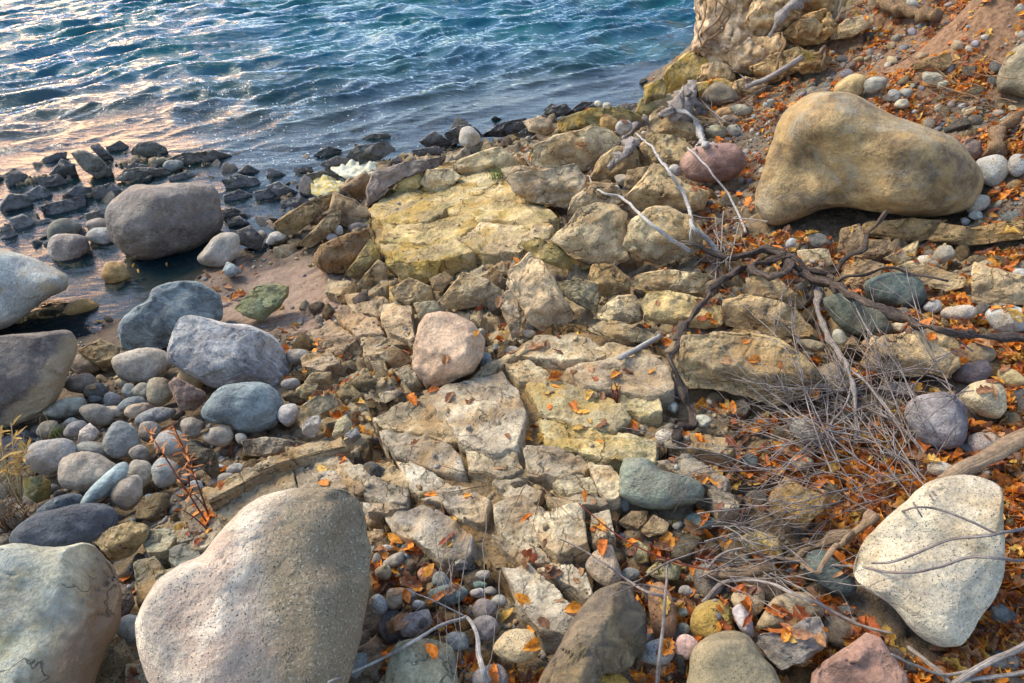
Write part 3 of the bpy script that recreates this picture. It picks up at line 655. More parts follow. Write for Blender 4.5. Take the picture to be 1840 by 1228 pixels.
c S .25,.2,.19 | E 1745 270 23 19 | lift=.02 |
c G .46,.41,.33 | E 1755 366 23 18 -15 | lift=.02 | tan speckled egg at the lower right of the large smooth brown boulder
c S .33,.36,.34 | E 1754 388 13 9 | |
c S .38,.39,.4 | E 1734 398 9 7 | |
a T .33,.235,.13 | 1530,425 1560,398 1640,392 1700,396 1680,425 1650,437 1580,428 | tf=.5 |
a T .41,.30,.17 | 1662,432 1690,400 1740,410 1845,392 1900,400 1880,425 1740,442 | tf=.5 | 
c S .13,.14,.14 | E 1471 434 23 15 | lift=.02 |
c S .4,.42,.42 | E 1422 440 18 12 | |
c S .45,.45,.39 | E 1790 421 23 13 10 | |
a T .42,.31,.2 | 1505,450 1510,412 1545,402 1560,440 1530,465 | tf=.6 |
a T .38,.285,.19 | 1535,462 1550,430 1600,430 1604,448 1570,468 | tf=.5 |
a T .46,.38,.25 | 1585,465 1625,445 1650,430 1646,465 1615,477 | tf=.5 |
a T .52,.46,.34 | 1430,450 1488,447 1498,475 1470,482 1440,472 | tf=.5 |
c S .33,.3,.24 | E 1695 458 24 15 -30 | |
a T .47,.385,.26 | 1603,485 1640,468 1680,480 1737,500 1735,517 1700,524 1640,508 | tf=.5 lift=.02 | pale tan slab right of the gnarled dark branch
c G .42,.40,.36 | E 1666 472 20 13 10 | lift=.03|
a T .41,.31,.21 | 1515,482 1550,465 1592,475 1582,500 1560,522 1520,507 | tf=.5 |
a T .43,.345,.24 | 1745,545 1746,490 1752,472 1800,485 1860,500 1870,545 1800,552 | tf=.6 lift=.02 | square tan block near the right edge above the blue speckled boulder
c G .5,.5,.5 | E 1836 492 16 10 | lift=.04 |
b S .105,.14,.13 | 1552,515 1565,500 1600,490 1640,494 1662,515 1664,540 1640,555 1600,550 1565,540 | e=.8 | dark green oval boulder behind the long grey branch
b S .125,.145,.11 | 1480,545 1490,532 1520,528 1560,540 1590,560 1600,580 1598,598 1570,608 1530,600 1500,580 | e=.8 | dark olive boulder in front of the long grey branch
c G .45,.46,.46 | E 1677 551 18 12 -15 | |
c G .52,.48,.44 | E 1724 563 32 16 | |
b G .42,.46,.5 | E 1817 574 45 27 3 | | blue grey speckled boulder at the right edge under the square tan block
c S .5,.44,.32 | E 1613 588 14 9 -8 | lift=.02 |
a T .46,.365,.245 | 1542,667 1555,630 1570,605 1620,600 1660,577 1705,595 1727,620 1727,660 1700,682 1670,670 1600,684 1560,673 | tf=.65 lift=.04 | large tan angular rock below the dark olive boulder
c S .3,.3,.25 | E 1508 610 15 18 | |
a T .3,.26,.19 | 1514,640 1518,618 1532,603 1546,620 1552,645 | |
c S .34,.25,.16 | E 1560 620 12 12 | |
c S .33,.29,.19 | E 1458 620 26 10 10 | |
b D .33,.26,.16 | E 1760 636 28 22 | e=.9 |
b D .15,.115,.12 | E 1748 670 35 22 -15 | |
c S .36,.29,.15 | E 1816 680 27 17 10 | |
b Rd .25,.24,.285 | 1627,745 1635,720 1660,710 1700,705 1730,725 1738,755 1735,790 1710,807 1670,802 1640,780 | e=.8 rough=.05 | pitted purple grey boulder on the leaves at the right
c G .52,.44,.28 | 1723,715 1745,690 1785,683 1805,700 1808,735 1790,752 1750,742 | lift=.03 | yellowish white stone right of the pitted purple boulder
c G .56,.49,.45 | 1738,800 1742,784 1765,776 1790,780 1796,795 1785,812 1750,815 | | pinkish white stone between the pitted purple boulder and the thick tan branch
c G .48,.44,.38 | E 1691 843 27 14 3 | |
c S .39,.39,.35 | 1418,770 1425,755 1445,750 1465,762 1480,785 1475,800 1450,800 1430,788 | | pale grey egg on the leaves under the dry twigs
c S .37,.33,.25 | E 1442 832 20 14 15 | |
b D .29,.25,.18 | E 1497 685 36 34 | |
a D .2,.185,.19 | 1565,700 1600,685 1650,690 1650,715 1600,720 | |
c S .24,.2,.12 | E 1488 878 21 10 | |
a T .50,.355,.15 | 1377,905 1390,880 1412,857 1440,872 1480,890 1492,908 1470,925 1445,952 1430,950 1400,930 | tf=.5 lift=.04 | yellow ochre angular rock on the leaves below the dry twigs
f G .52,.475,.375 | 1537,1020 1550,980 1580,945 1625,905 1650,880 1690,860 1740,856 1775,865 1800,885 1803,950 1804,1000 1795,1060 1770,1100 1735,1150 1710,1160 1680,1157 1640,1130 1600,1085 1560,1060 1540,1040 | planes=3 tf=.8 rough=.03 | large cream speckled granite boulder at the lower right
b K .075,.105,.10 | 1447,1030 1455,995 1480,987 1500,1000 1530,1035 1538,1062 1515,1072 1480,1057 | e=.85 | dark green black cobble left of the lower right granite boulder
c S .39,.34,.24 | E 1370 965 24 14 10 | |
a L .3,.28,.17 | 1340,985 1360,955 1400,965 1410,1000 1370,1010 | |
a T .34,.29,.21 | 1330,965 1352,955 1370,965 1350,995 1335,990 | |
b H .47,.40,.27 | E 1346 1079 29 31 15 | | cream rounded cobble in the bottom stones right of the olive cobble
b L .29,.26,.15 | 1240,1130 1245,1100 1262,1083 1290,1078 1312,1095 1315,1130 1300,1150 1262,1152 | e=.85 | olive brown cobble above the rusty green boulder at the bottom
c S .33,.31,.35 | E 1336 1115 15 32 -28 | lift=.04 | finger shaped lilac grey stone between the cream and olive cobbles
b H .27,.235,.15 | 1238,1215 1245,1170 1270,1145 1310,1135 1345,1145 1370,1180 1395,1210 1395,1260 1240,1280 | e=.85 | rusty green boulder cut off by the bottom edge right of centre
b H .36,.3,.2 | 1362,1132 1375,1095 1400,1070 1450,1065 1478,1090 1472,1112 1420,1130 | e=.8 |
a Rd .25,.245,.235 | 1359,1157 1365,1140 1420,1128 1450,1108 1475,1108 1489,1140 1485,1160 1450,1187 1405,1205 1380,1187 | lift=.05 tf=.6 | grey flat topped angular rock leaning on the mottled cobble at the bottom
a Rd .38,.24,.19 | 1446,1270 1460,1210 1480,1190 1520,1165 1555,1140 1580,1150 1600,1175 1630,1210 1642,1270 | tf=.7 lift=.03 | pink brown angular boulder at the bottom edge right of centre
f K .17,.13,.075 | 955,1280 970,1220 1000,1170 1040,1100 1070,1065 1110,1047 1135,1050 1140,1075 1160,1100 1162,1150 1140,1190 1110,1210 1082,1215 1060,1280 | planes=5 tf=.8 rough=.06 | dark olive brown elongated boulder at the bottom centre
b L .48,.34,.09 | E 1088 1238 48 36 | lift=.04 |
b G .50,.40,.24 | E 930 1161 41 31 -12 | lift=.03 | oval tan speckled cobble left of the dark elongated boulder
c Rd .26,.245,.27 | E 872 1128 25 22 | |
c Rd .27,.255,.27 | E 882 1218 32 25 | |
b T .27,.285,.235 | 697,1190 705,1165 730,1150 775,1148 810,1165 820,1200 815,1260 700,1260 | e=.75 lump=.04 | grey green flat boulder under the thin stick at the bottom
a Rd .27,.25,.26 | 714,1125 735,1102 770,1095 776,1120 760,1140 725,1145 | |
a S .3,.33,.34 | 628,1212 635,1175 660,1173 660,1195 640,1220 | |
c G .38,.41,.43 | E 680 1087 17 20 -15 | |
c S .42,.37,.28 | E 708 1076 17 18 | |
c S .43,.36,.25 | E 689 1029 16 14 | |
c S .27,.275,.27 | 686,1015 700,1000 722,992 726,1005 715,1018 698,1020 | |
c S .25,.29,.32 | E 792 1043 16 16 | |
c S .15,.205,.22 | E 804 1070 36 19 -12 | | dark teal flat pebble among the bottom centre pebbles
c Rd .40,.215,.15 | E 768 1033 17 16 | |
c Rd .28,.26,.28 | E 734 1070 15 13 | |
c S .27,.285,.33 | E 752 1088 14 9 | |
c Rd .3,.285,.3 | E 870 1095 22 20 | |
a S .36,.37,.38 | 816,1010 830,1000 842,1008 838,1024 820,1024 | |
c S .4,.4,.38 | E 868 1033 13 9 -15 | |
c S .28,.3,.33 | E 898 1080 15 11 | |
c S .3,.29,.31 | E 858 1066 14 9 | |
c S .3,.31,.32 | E 881 1062 11 8 | |
c S .16,.25,.23 | E 862 1051 12 7 | |
c S .2,.22,.25 | E 678 1005 9 11 | |
c S .42,.43,.42 | E 693 987 14 8 -10 | |
a T .35,.27,.18 | 655,970 672,950 690,952 688,970 668,982 | |
c S .48,.35,.19 | E 665 937 13 11 | |
c S .5,.47,.38 | E 660 920 11 9 | |
a Rd .39,.3,.2 | 718,1040 735,1033 742,1050 730,1060 720,1055 | |
a T .34,.22,.13 | 692,1120 720,1100 735,1100 712,1140 698,1138 | |
c S .29,.33,.35 | 800,1145 815,1135 838,1140 842,1165 820,1170 805,1165 | |
b Rd .29,.175,.10 | 1165,1075 1172,1052 1190,1048 1208,1075 1217,1115 1210,1145 1190,1150 1172,1130 | e=.85 | rust brown elongated cobble right of the dark elongated boulder
b G .42,.445,.46 | E 1182 1173 29 26 -20 | lift=.03 | white and black spotted round cobble at the bottom centre right
c S .50,.35,.32 | 1212,1165 1218,1145 1235,1140 1255,1155 1250,1175 1235,1186 1218,1180 | lift=.03 | pink angular pebble right of the white and black spotted cobble
c S .31,.35,.29 | E 1224 1101 13 10 | |
c S .29,.33,.28 | E 1228 1132 12 13 | |
c S .13,.13,.13 | E 1168 1150 9 11 | |
c S .3,.31,.32 | E 1232 1062 13 10 | |
c G .43,.355,.265 | 1052,1020 1065,995 1095,980 1105,995 1117,1040 1095,1058 1070,1045 | e=.75 tf=.7 | tan wedge shaped cobble above the dark elongated boulder
c S .27,.29,.28 | E 1133 1032 16 13 | |
a L .29,.3,.23 | 1158,1028 1180,1010 1200,1010 1225,1020 1220,1042 1185,1045 | |
a L .3,.28,.19 | 1130,985 1145,970 1165,985 1165,1010 1145,1015 | |
b D .185,.225,.185 | 1115,890 1114,860 1120,830 1140,822 1165,825 1190,845 1230,855 1260,870 1263,890 1245,905 1215,913 1180,916 1140,906 | e=.75 lift=.04 lump=.05 | smooth green grey boulder resting on the fractured bedrock
c S .27,.31,.34 | 1112,900 1118,888 1130,900 1130,918 1118,920 | |
c S .17,.23,.21 | E 1258 938 27 16 5 | |
a T .39,.32,.22 | 1107,940 1135,918 1165,918 1160,940 1140,958 | |
a T .37,.3,.21 | 1148,955 1175,925 1203,940 1195,960 1165,966 | |
c G .5,.46,.4 | E 1195 787 18 16 | lift=.03 | round pale speckled cobble beside the foot of the dark hanging root
c G .45,.42,.36 | E 1262 793 13 9 | |
c S .37,.38,.32 | E 1262 757 18 12 | |
c S .28,.36,.38 | E 1210 733 10 10 | |
c S .35,.37,.36 | E 1198 717 9 11 | |
c S .35,.39,.39 | E 1040 719 7 6 | lift=.02 |
c G .42,.4,.35 | E 953 586 11 11 | |
c S .45,.4,.3 | E 950 600 13 8 | |
c S .25,.3,.34 | E 872 650 12 17 15 | |
c S .4,.4,.36 | E 918 631 14 11 | |
# centre
a Rd .50,.365,.26 | 741,660 744,620 752,583 765,565 790,560 820,565 850,582 872,610 868,640 850,670 815,685 780,700 765,697 | planes=0 tf=.85 lift=.03 rough=.05 | rose tan blocky boulder standing in the centre of the photo
a T .33,.32,.25 | 742,545 780,540 802,562 775,582 755,575 | tf=.5 |
a T .53,.42,.30 | 909,512 912,490 935,470 950,452 975,470 995,500 1015,540 1036,566 1030,577 1000,587 975,597 950,582 930,542 | tf=.45 lift=.05 | large tan slab standing on edge above the centre
a T .58,.50,.40 | 894,542 910,525 929,521 931,550 938,575 931,607 922,614 914,590 | tf=.5 lift=.03 | narrow pale shard leaning beside the large standing slab
a T .27,.265,.21 | 998,507 1040,501 1071,510 1079,535 1071,562 1045,552 1020,537 | tf=.5 lift=.03 |
a T .40,.32,.19 | 1055,500 1065,475 1100,475 1132,500 1132,530 1100,542 1080,532 | tf=.6 |
a L .34,.28,.15 | 935,440 960,425 1000,440 1030,465 1060,475 1050,485 1010,485 960,462 | tf=.6 lift=.03|
a T .37,.3,.2 | 860,500 885,480 905,490 900,520 875,515 | tf=.5 |
a T .53,.45,.31 | 1125,512 1150,492 1190,484 1250,489 1297,498 1292,516 1240,527 1190,523 1150,522 | tf=.8 lift=.05 | long pale slab above the row of light blocks right of centre
a T .56,.49,.35 | 1066,572 1090,545 1110,532 1140,530 1157,550 1157,577 1130,583 1100,578 | tf=.7 lift=.03 | 
a T .46,.38,.22 | 1150,547 1165,527 1200,522 1260,535 1297,550 1302,582 1270,592 1230,587 1160,577 | tf=.7 lift=.03 |
a T .51,.44,.31 | 1053,592 1075,577 1100,575 1150,590 1182,602 1177,614 1130,616 1080,604 | tf=.7 lift=.04 |
a T .41,.32,.20 | 1297,572 1300,540 1340,529 1400,540 1432,560 1462,590 1462,607 1400,604 1340,596 1305,587 | tf=.7 lift=.03 |
a T .42,.34,.23 | 1340,500 1390,493 1420,518 1452,540 1442,557 1400,540 1350,532 | tf=.6 lift=.04 |
a T .38,.3,.19 | 1298,600 1330,590 1400,600 1425,612 1400,625 1340,618 | tf=.5 |
a T .44,.365,.245 | 1203,682 1215,640 1230,605 1280,596 1340,600 1400,610 1440,640 1482,680 1477,707 1430,722 1390,730 1340,712 1280,700 1220,697 | tf=.6 lift=.03 | broad tan boulder right of the dark hanging root
a T .27,.25,.2 | 535,750 540,730 570,710 602,705 610,730 572,747 540,772 | tf=.6 |
a T .36,.33,.24 | 545,688 560,670 595,668 598,700 562,702 | tf=.5 |
a T .40,.37,.27 | 596,782 605,755 622,745 632,760 630,777 600,792 | tf=.8 lift=.03 |
a S .37,.36,.33 | 541,767 555,750 575,745 578,762 565,787 545,782 | tf=.7 |
a T .25,.21,.14 | 625,690 660,663 684,697 662,707 640,702 | lift=.03 |
a T .37,.35,.31 | 680,707 715,700 742,715 735,742 690,742 | |
a T .31,.29,.22 | 528,707 545,690 572,690 562,717 | |
a T .27,.25,.22 | 433,792 480,785 545,795 552,817 500,828 440,817 | |
a T .28,.27,.23 | 680,640 705,620 735,635 738,650 715,665 695,655 | tf=.8 |
a T .31,.29,.24 | 705,665 735,655 755,680 765,705 740,705 | |
a T .38,.33,.24 | 665,650 690,645 698,670 680,685 | |
a S .27,.27,.28 | 620,780 640,768 650,785 635,797 | lift=.03 |
a T .30,.26,.16 | 600,700 625,685 640,700 660,715 640,730 615,725 | |
c S .3,.3,.31 | E 523 690 17 11 | |
a T .3,.275,.19 | 530,700 548,688 575,705 560,722 540,715 | |
a L .30,.27,.15 | 1140,205 1150,178 1175,165 1190,180 1180,205 1160,215 | lift=.03
a W .16,.13,.09 | 1100,195 1120,185 1145,188 1150,200 1120,206 | lift=.02
a W .2,.19,.17 | 12,395 40,385 75,400 70,420 30,418 | lift=.01
a W .17,.16,.14 | 0,410 15,402 35,425 20,440 0,438 | lift=.01
a W .14,.13,.11 | 150,385 185,375 205,390 190,402 160,400 | lift=.01
a W .18,.17,.15 | 60,398 85,392 110,398 100,412 70,412 | lift=.01
a W .12,.115,.1 | 225,300 240,292 270,300 262,312 235,312 | lift=.05
a W .12,.12,.11 | 400,300 420,296 432,305 415,314 | lift=.02
a W .16,.155,.15 | 405,395 430,388 450,402 440,415 412,412 | lift=.01
a W .18,.17,.16 | 480,300 500,306 520,316 500,324 478,316 | lift=.01
a W .15,.14,.13 | 455,345 480,340 500,352 480,364 458,360 | lift=.01
a W .14,.135,.12 | 510,360 540,352 560,362 540,375 515,372 | lift=.01
a W .13,.12,.11 | 300,318 330,310 365,316 350,326 310,328 | lift=.01
a T .52,.40,.27 | 1250,150 1262,118 1290,108 1318,118 1322,148 1290,162 | lift=.1 rough=.18
a L .40,.33,.16 | 1205,128 1225,100 1252,88 1262,112 1245,130 1220,142 | lift=.08 rough=.18
a T .55,.42,.28 | 1352,98 1362,68 1400,60 1412,85 1395,100 1370,108 | lift=.22 rough=.2
a T .44,.31,.17 | 1420,120 1440,98 1478,92 1500,108 1480,128 1440,134 | lift=.04 rough=.2
a T .48,.37,.24 | 1310,150 1340,138 1380,150 1370,170 1330,172 | lift=.03 rough=.18
a T .50,.38,.25 | 1255,10 1275,-25 1330,-30 1335,5 1300,20 | lift=.55 rough=.2
a T .47,.34,.2 | 1430,40 1460,30 1480,50 1462,75 1432,66 | lift=.3 rough=.2
"""
ROCKS = []
for line in TAB.strip().splitlines():
    line = line.strip()
    if not line or line[0] == '#': continue
    f = [t.strip() for t in line.split('|')]
    kind, mat, col = f[0].split(); col = tuple(map(float, col.split(',')))
    opts = dict((k, float(v)) for k, v in (t.split('=') for t in f[2].split())) if len(f) > 2 and f[2] else {}
    if 'planes' in opts: opts['planes'] = PLANES[int(opts['planes'])]
    o = boulder(kind, mat, col, f[1], **opts)
    o['_lab'] = f[3] if len(f) > 3 else ''; o['_col'] = col; ROCKS.append(o)
OUTC = []
for gname, (u0, v0), label, rows in SLABS:
    plane = None
    if gname in ('central', 'foot', 'ledge'):
        PP = np.array([ground_hit(float(a.split(',')[0]), float(a.split(',')[1]), .07) for row in rows.strip().splitlines() for a in row.split('|')[1].split()])
        plane = np.linalg.lstsq(np.c_[PP[:, :2], np.ones(len(PP))], PP[:, 2], rcond=None)[0]
    e = bpy.data.objects.new('rock_outcrop', None); COL.objects.link(e); e.location = ground_hit(u0, v0)
    e.empty_display_size = .1; tag(e, label, 'rock outcrop'); OUTC.append(e)
    for row in rows.strip().splitlines():
        f = [t.strip() for t in row.split('|')]; mat, col = f[0].split(); col = tuple(map(float, col.split(',')))
        opts = dict((k, float(v)) for k, v in (t.split('=') for t in f[2].split())) if len(f) > 2 and f[2] else {}
        slab(mat, col, f[1], e, plane=plane, **opts)
# ---------------------------------------------------------------- masks painted over the shore (80 px cells of the photo)
def grid(rows): return np.array([[int(c) for c in r] for r in rows.split()], float)
LEAFD = grid("""00000000000000000055555 00000000000000011455555 00000000000000025526787 00000000001212225526666 00000000000011144512467 00000000000001146555677 00001100000200124455677 00000122300321245224588 00002025432032222775678 00000203222023126899869 00003752123313268899879 00123420022213578888869 00103300334422477799999 00022000345422466678999 00122000345432455667899 00122000455432455667899""")
PEBD = grid("""00000000000000000123333 00000000000000026556555 00000000000000277534565 00000000000012366633545 00111110000001355444555
33111111000001233344555 22112200001010122233445 33122322211100122333444 77663344211100122222233 77766443211100123332233 77777643211111233332233
65555544221111334332233 33333332343211445442234 22322222775433555443234 12322222886544566554334 12322222887544566554334""")
CHIPD = grid("""00000000000000000255111 00000000000000045532111 00023000011111554222222 37876666566655322111122 89887765333333333211111 66611113344444455554433 66200001566555455555433 00000126666666555554433 11111466655555444443322 11111247665555554322211 11122347766555555322211 11244435555555443221111 22344443555554332221111 22332222334443332222211 22332222333333332222211 22332222333333332222211""")
def lookup(G, x, y):
    z = hgt(x, y); u, v = project(np.stack([np.asarray(x), np.asarray(y), z], -1))
    j = np.clip(v/80-.5, 0, 14.999); i = np.clip(u/80-.5, 0, 21.999); a = i-np.floor(i); b = j-np.floor(j); i = i.astype(int); j = j.astype(int)
    r = (G[j, i]*(1-a)+G[j, i+1]*a)*(1-b)+(G[j+1, i]*(1-a)+G[j+1, i+1]*a)*b
    return r

# ---------------------------------------------------------------- ground: one sheet out to the horizon
def warp_axis(lo, hi, step, far, nfar):
    core = np.arange(lo, hi, step); g = np.geomspace(step*2, far, nfar)
    return np.concatenate([(lo-np.cumsum(np.diff(np.r_[0, g]))[::-1]), core, hi+np.cumsum(np.diff(np.r_[0, g]))])
ax_ = warp_axis(-5.6, 6.4, .0165, 90, 46); ay_ = np.concatenate([np.linspace(-30, .2, 30), np.arange(.25, 2.6, .011), np.arange(2.6, 9.4, .02), 9.4+np.geomspace(.05, 100, 50)])
X, Y = np.meshgrid(ax_, ay_); x = X.ravel(); y = Y.ravel(); z = hgt(x, y)
chip = np.clip(lookup(CHIPD, x, y)/6.5, 0, 1); soil = 1-chip
# fractured bedrock relief: two nested sets of tilted joint blocks
near = (x > -6) & (x < 7) & (y > 0) & (y < 10)
idx = np.where(near)[0]; xn, yn = x[idx], y[idx]
h1, e1 = joint(xn, yn, .30, .55, .55, 3); h2_, e2 = joint(xn, yn, .11, .75, .6, 5)
dz = .115*h1-.07*np.clip(1-e1/.10, 0, 1)+.055*h2_-.03*np.clip(1-e2/.12, 0, 1)
P3 = np.stack([xn, yn, 0*xn], 1)
dz = dz*chip[idx]*.95+.004*fbm(P3*22, 3, 4)+.03*fbm(P3*2.1, 3, 8)*(1-.3*chip[idx])+.006*fbm(P3*9, 3, 14)
lev = hgt(xn, yn)
dz *= np.where(lev < -.25, .6, 1)
z[idx] += dz-.035
z = np.where((np.abs(x) > 12) | (y > 18), np.where(x > 6, 3, -1.3), z)
nx, ny = len(ax_), len(ay_); I = np.arange(nx*ny).reshape(ny, nx)
F = np.stack([I[:-1, :-1], I[:-1, 1:], I[1:, 1:], I[1:, :-1]], -1).reshape(-1, 4)
gm = NB('shore_ground'); tcn = gm.n('TexCoord'); co = tcn.outputs['Object']
geo = gm.n('NewGeometry'); sep = gm.n('SeparateXYZ'); gm.l(geo.outputs['Position'], sep.inputs[0])
a1 = gm.n('Attribute', attribute_name='bed'); a2 = gm.n('Attribute', attribute_name='sand'); a3 = gm.n('Attribute', attribute_name='dirt')
n1 = gm.noise(co, 2.4, 7, .6, .3); n2 = gm.noise(co, 26, 8, .65); n3 = gm.noise(co, 150, 3, .6)
soilc = gm.mix(gm.mr(n2, .3, .7), (.045, .03, .02), (.15, .10, .06)); soilc = gm.mix(gm.mr(n3, .45, .62), soilc, (.22, .165, .105))
rockc = gm.mix(gm.mr(n1, .35, .65), (.26, .18, .09), (.46, .36, .2)); rockc = gm.mix(gm.mr(n2, .4, .62), rockc, (.35, .29, .2))
rockc = gm.mix(gm.math('MULTIPLY', gm.mr(gm.noise(co, 5.5, 6, .6), .5, .64), .65), rockc, (.36, .22, .08))
sandc = gm.mix(gm.mr(n2, .3, .7), (.25, .165, .11), (.36, .255, .18)); dirtc = gm.mix(gm.mr(n2, .3, .7), (.14, .07, .035), (.33, .19, .10))
col = gm.mix(a1.outputs['Fac'], soilc, rockc); col = gm.mix(a2.outputs['Fac'], col, sandc); col = gm.mix(a3.outputs['Fac'], col, dirtc)
wet = gm.mr(gm.math('ADD', sep.outputs['Z'], gm.math('MULTIPLY', gm.noise(co, 4, 4), -.06)), .035, -.03, 0, 1)
col = gm.mix(wet, col, gm.mix(1, col, (.34, .32, .31), 'MULTIPLY'))
bh = gm.math('ADD', n2, gm.math('MULTIPLY', n3, .3))
rg = gm.n('MapRange'); gm.l(wet, rg.inputs[0]); rg.inputs[3].default_value = .9; rg.inputs[4].default_value = .3
gm.done(col, rg.outputs[0], gm.bump(bh, .02), .35)
me = mesh_np('ground', np.stack([x, y, z], 1), F, gm.m)
def pxmask(cs):
    u, v = project(np.stack([x, y, hgt(x, y)], 1)); r = np.zeros(len(x))
    for (cx, cy, rx, ry) in cs: r = np.maximum(r, np.clip(1.35-np.hypot((u-cx)/rx, (v-cy)/ry)+.25*0, 0, 1))
    return np.where(near, np.clip(r*2.2, 0, 1), 0)
for nm, arr in (('bed', np.clip(chip*1.3-.25, 0, 1)), ('sand', pxmask([(470, 520, 130, 60), (560, 560, 60, 40)])*.95), ('dirt', pxmask([(1690, 70, 190, 75), (1560, 110, 60, 40), (1820, 60, 80, 90)]))):
    at = me.attributes.new(nm, 'FLOAT', 'POINT'); at.data.foreach_set('value', arr.astype(np.float32))
ground = link('ground', me); tag(ground, kind='structure')

# ---------------------------------------------------------------- river
wx = warp_axis(-9.5, 4.6, .026, 110, 40); wy = np.concatenate([np.arange(3.2, 8., .024), np.arange(8., 15.4, .034), 15.4+np.geomspace(.06, 110, 46)])
X, Y = np.meshgrid(wx, wy); x = X.ravel(); y = Y.ravel()
depth = -hgt(x, y); depth = np.where((np.abs(x) > 9) | (y > 17), 1.2, depth)
calm = np.clip(depth/.26, .05, 1)**.9*np.where((x < -2.2) & (y < 7.0), .45, 1)
th = R_(33)
wxx = x+.5*vnoise(np.stack([x*.35, y*.35, 0*x], 1), 3); wyy = y+.45*vnoise(np.stack([x*.4, y*.4, 0*x], 1), 4)
def ridg(ang, la, lb, seed, sh=1.):
    c, s = math.cos(ang), math.sin(ang); p = np.stack([(wxx*c+wyy*s)/la, (-wxx*s+wyy*c)/lb, 0*x+seed], 1)
    return 1-np.abs(vnoise(p, seed)*sh)*2
h = 1.1*(.050*ridg(th, 2.3, .52, 1)+.040*ridg(th-.2, 1.3, .28, 2)+.024*ridg(th+.2, .65, .17, 5)+.010*ridg(th-.3, .34, .10, 7)+.03*fbm(np.stack([wxx*1.4, wyy*2, 0*x], 1), 2, 9))
h -= .03
z = h*calm*.92
nx, ny = len(wx), len(wy); I = np.arange(nx*ny).reshape(ny, nx)
F = np.stack([I[:-1, :-1], I[:-1, 1:], I[1:, 1:], I[1:, :-1]], -1).reshape(-1, 4)
b = NB('river_water'); co = b.n('TexCoord').outputs['Object']; dp = b.n('Attribute', attribute_name='depth')
mp = b.n('Mapping'); b.l(co, mp.inputs[0]); mp.inputs['Rotation'].default_value = (0, 0, -th); mp.inputs['Scale'].default_value = (.55, 1.5, 1)
bn = b.math('ADD', b.noise(mp.outputs[0], 9, 5, .6, .5), b.math('MULTIPLY', b.noise(mp.outputs[0], 26, 2, .5), .16))
nrm = b.bump(bn, .075, b.mr(dp.outputs['Fac'], 0., .25, .12, .55))
fr = b.n('Fresnel'); fr.inputs[0].default_value = 1.333; b.l(nrm, fr.inputs['Normal'])
gl = b.n('BsdfGlossy'); gl.inputs['Roughness'].default_value = .05; b.l(nrm, gl.inputs['Normal']); gl.inputs['Color'].default_value = (1, 1, 1, 1)
tr = b.n('BsdfTransparent'); tr.inputs['Color'].default_value = (.72, .74, .7, 1)
df = b.n('BsdfDiffuse'); b.l(b.mix(b.mr(b.noise(co, .8, 4), .4, .6), (.0, .06, .10), (.002, .075, .085)), df.inputs['Color'])
mx = b.n('MixShader'); b.l(b.mr(dp.outputs['Fac'], .04, .5, .12, .96), mx.inputs[0]); b.l(tr.outputs[0], mx.inputs[1]); b.l(df.outputs[0], mx.inputs[2])
mx2 = b.n('MixShader'); b.l(b.math('MULTIPLY', fr.outputs[0], 1.0, clamp=True), mx2.inputs[0]); b.l(mx.outputs[0], mx2.inputs[1]); b.l(gl.outputs[0], mx2.inputs[2])
b.l(mx2.outputs[0], b.out.inputs[0])
me = mesh_np('water', np.stack([x, y, z], 1), F, b.m)
at = me.attributes.new('depth', 'FLOAT', 'POINT'); at.data.foreach_set('value', np.clip(depth, 0, 2).astype(np.float32))
tag(link('water', me), kind='structure')
# ---------------------------------------------------------------- labels of the traced rocks
def cname(c):
    r, g, b = c; l = (r+g+b)/3; sat = (max(c)-min(c))/max(max(c), .01)
    if sat < .14: base = 'grey'
    elif b >= r: base = 'blue grey' if sat < .5 else 'blue'
    elif g >= r: base = 'green grey'
    elif (g-b) > .55*(r-b)+.0: base = 'tan' if sat < .5 else 'ochre'
    else: base = 'brown' if sat < .6 else 'rust brown'
    if b > g and r > g: base = 'purple grey'
    pre = 'dark ' if l < .14 else 'pale ' if l > .37 else ''
    return pre+base
LM = []
for o in ROCKS:
    if o['_lab']:
        s = o['_lab']; LM.append((o['_px'][0], o['_px'][1], s, o))
SHORT = {}
def short(s):
    for k in (' in ', ' at ', ' on ', ' cut ', ' beside ', ' between ', ' below ', ' with ', ' right ', ' left ', ' under ', ' lying', ' leaning', ' above', ' resting', ' reaching', ' standing', ' wedged', ' sitting', ' among', ' behind', ' by ', ' near ', ' just', ' along'):
        i = s.find(k, 8)
        if i > 0: s = s[:i]
    return s
USE = [t for t in LM if t[2].split()[0] in ('very', 'large', 'whitish', 'blue', 'dark', 'smooth', 'bright', 'rose', 'pitted', 'yellow', 'pink', 'broad', 'orange', 'olive', 'rusty', 'white', 'oval', 'tall', 'long', 'square', 'narrow', 'cream')]
seen = {}
for t in USE: seen[short(t[2])] = seen.get(short(t[2]), 0)+1
LM.append((820, 390, 'very large yellow ledge', OUTC[-1])); USE.append(LM[-1]); seen['very large yellow ledge'] = 1
USE = [(u, v, short(s), o) for (u, v, s, o) in USE if seen[short(s)] == 1 and len(short(s).split()) <= 5]
def where(u, v, skip=None):
    best = None
    for (a, b_, s, o) in USE:
        if o is skip: continue
        d = math.hypot(u-a, v-b_)-.6*(o['_px'][2] if '_px' in o else 150)
        if best is None or d < best[0]: best = (d, a, b_, s)
    d, a, b_, s = best; du, dv = u-a, v-b_
    if abs(du) > 1.6*abs(dv): w_ = 'right of' if du > 0 else 'left of'
    elif abs(dv) > 1.6*abs(du): w_ = 'below' if dv > 0 else 'above'
    else: w_ = ('lower' if dv > 0 else 'upper')+(' right' if du > 0 else ' left')+' of'
    return w_+' the '+s, d
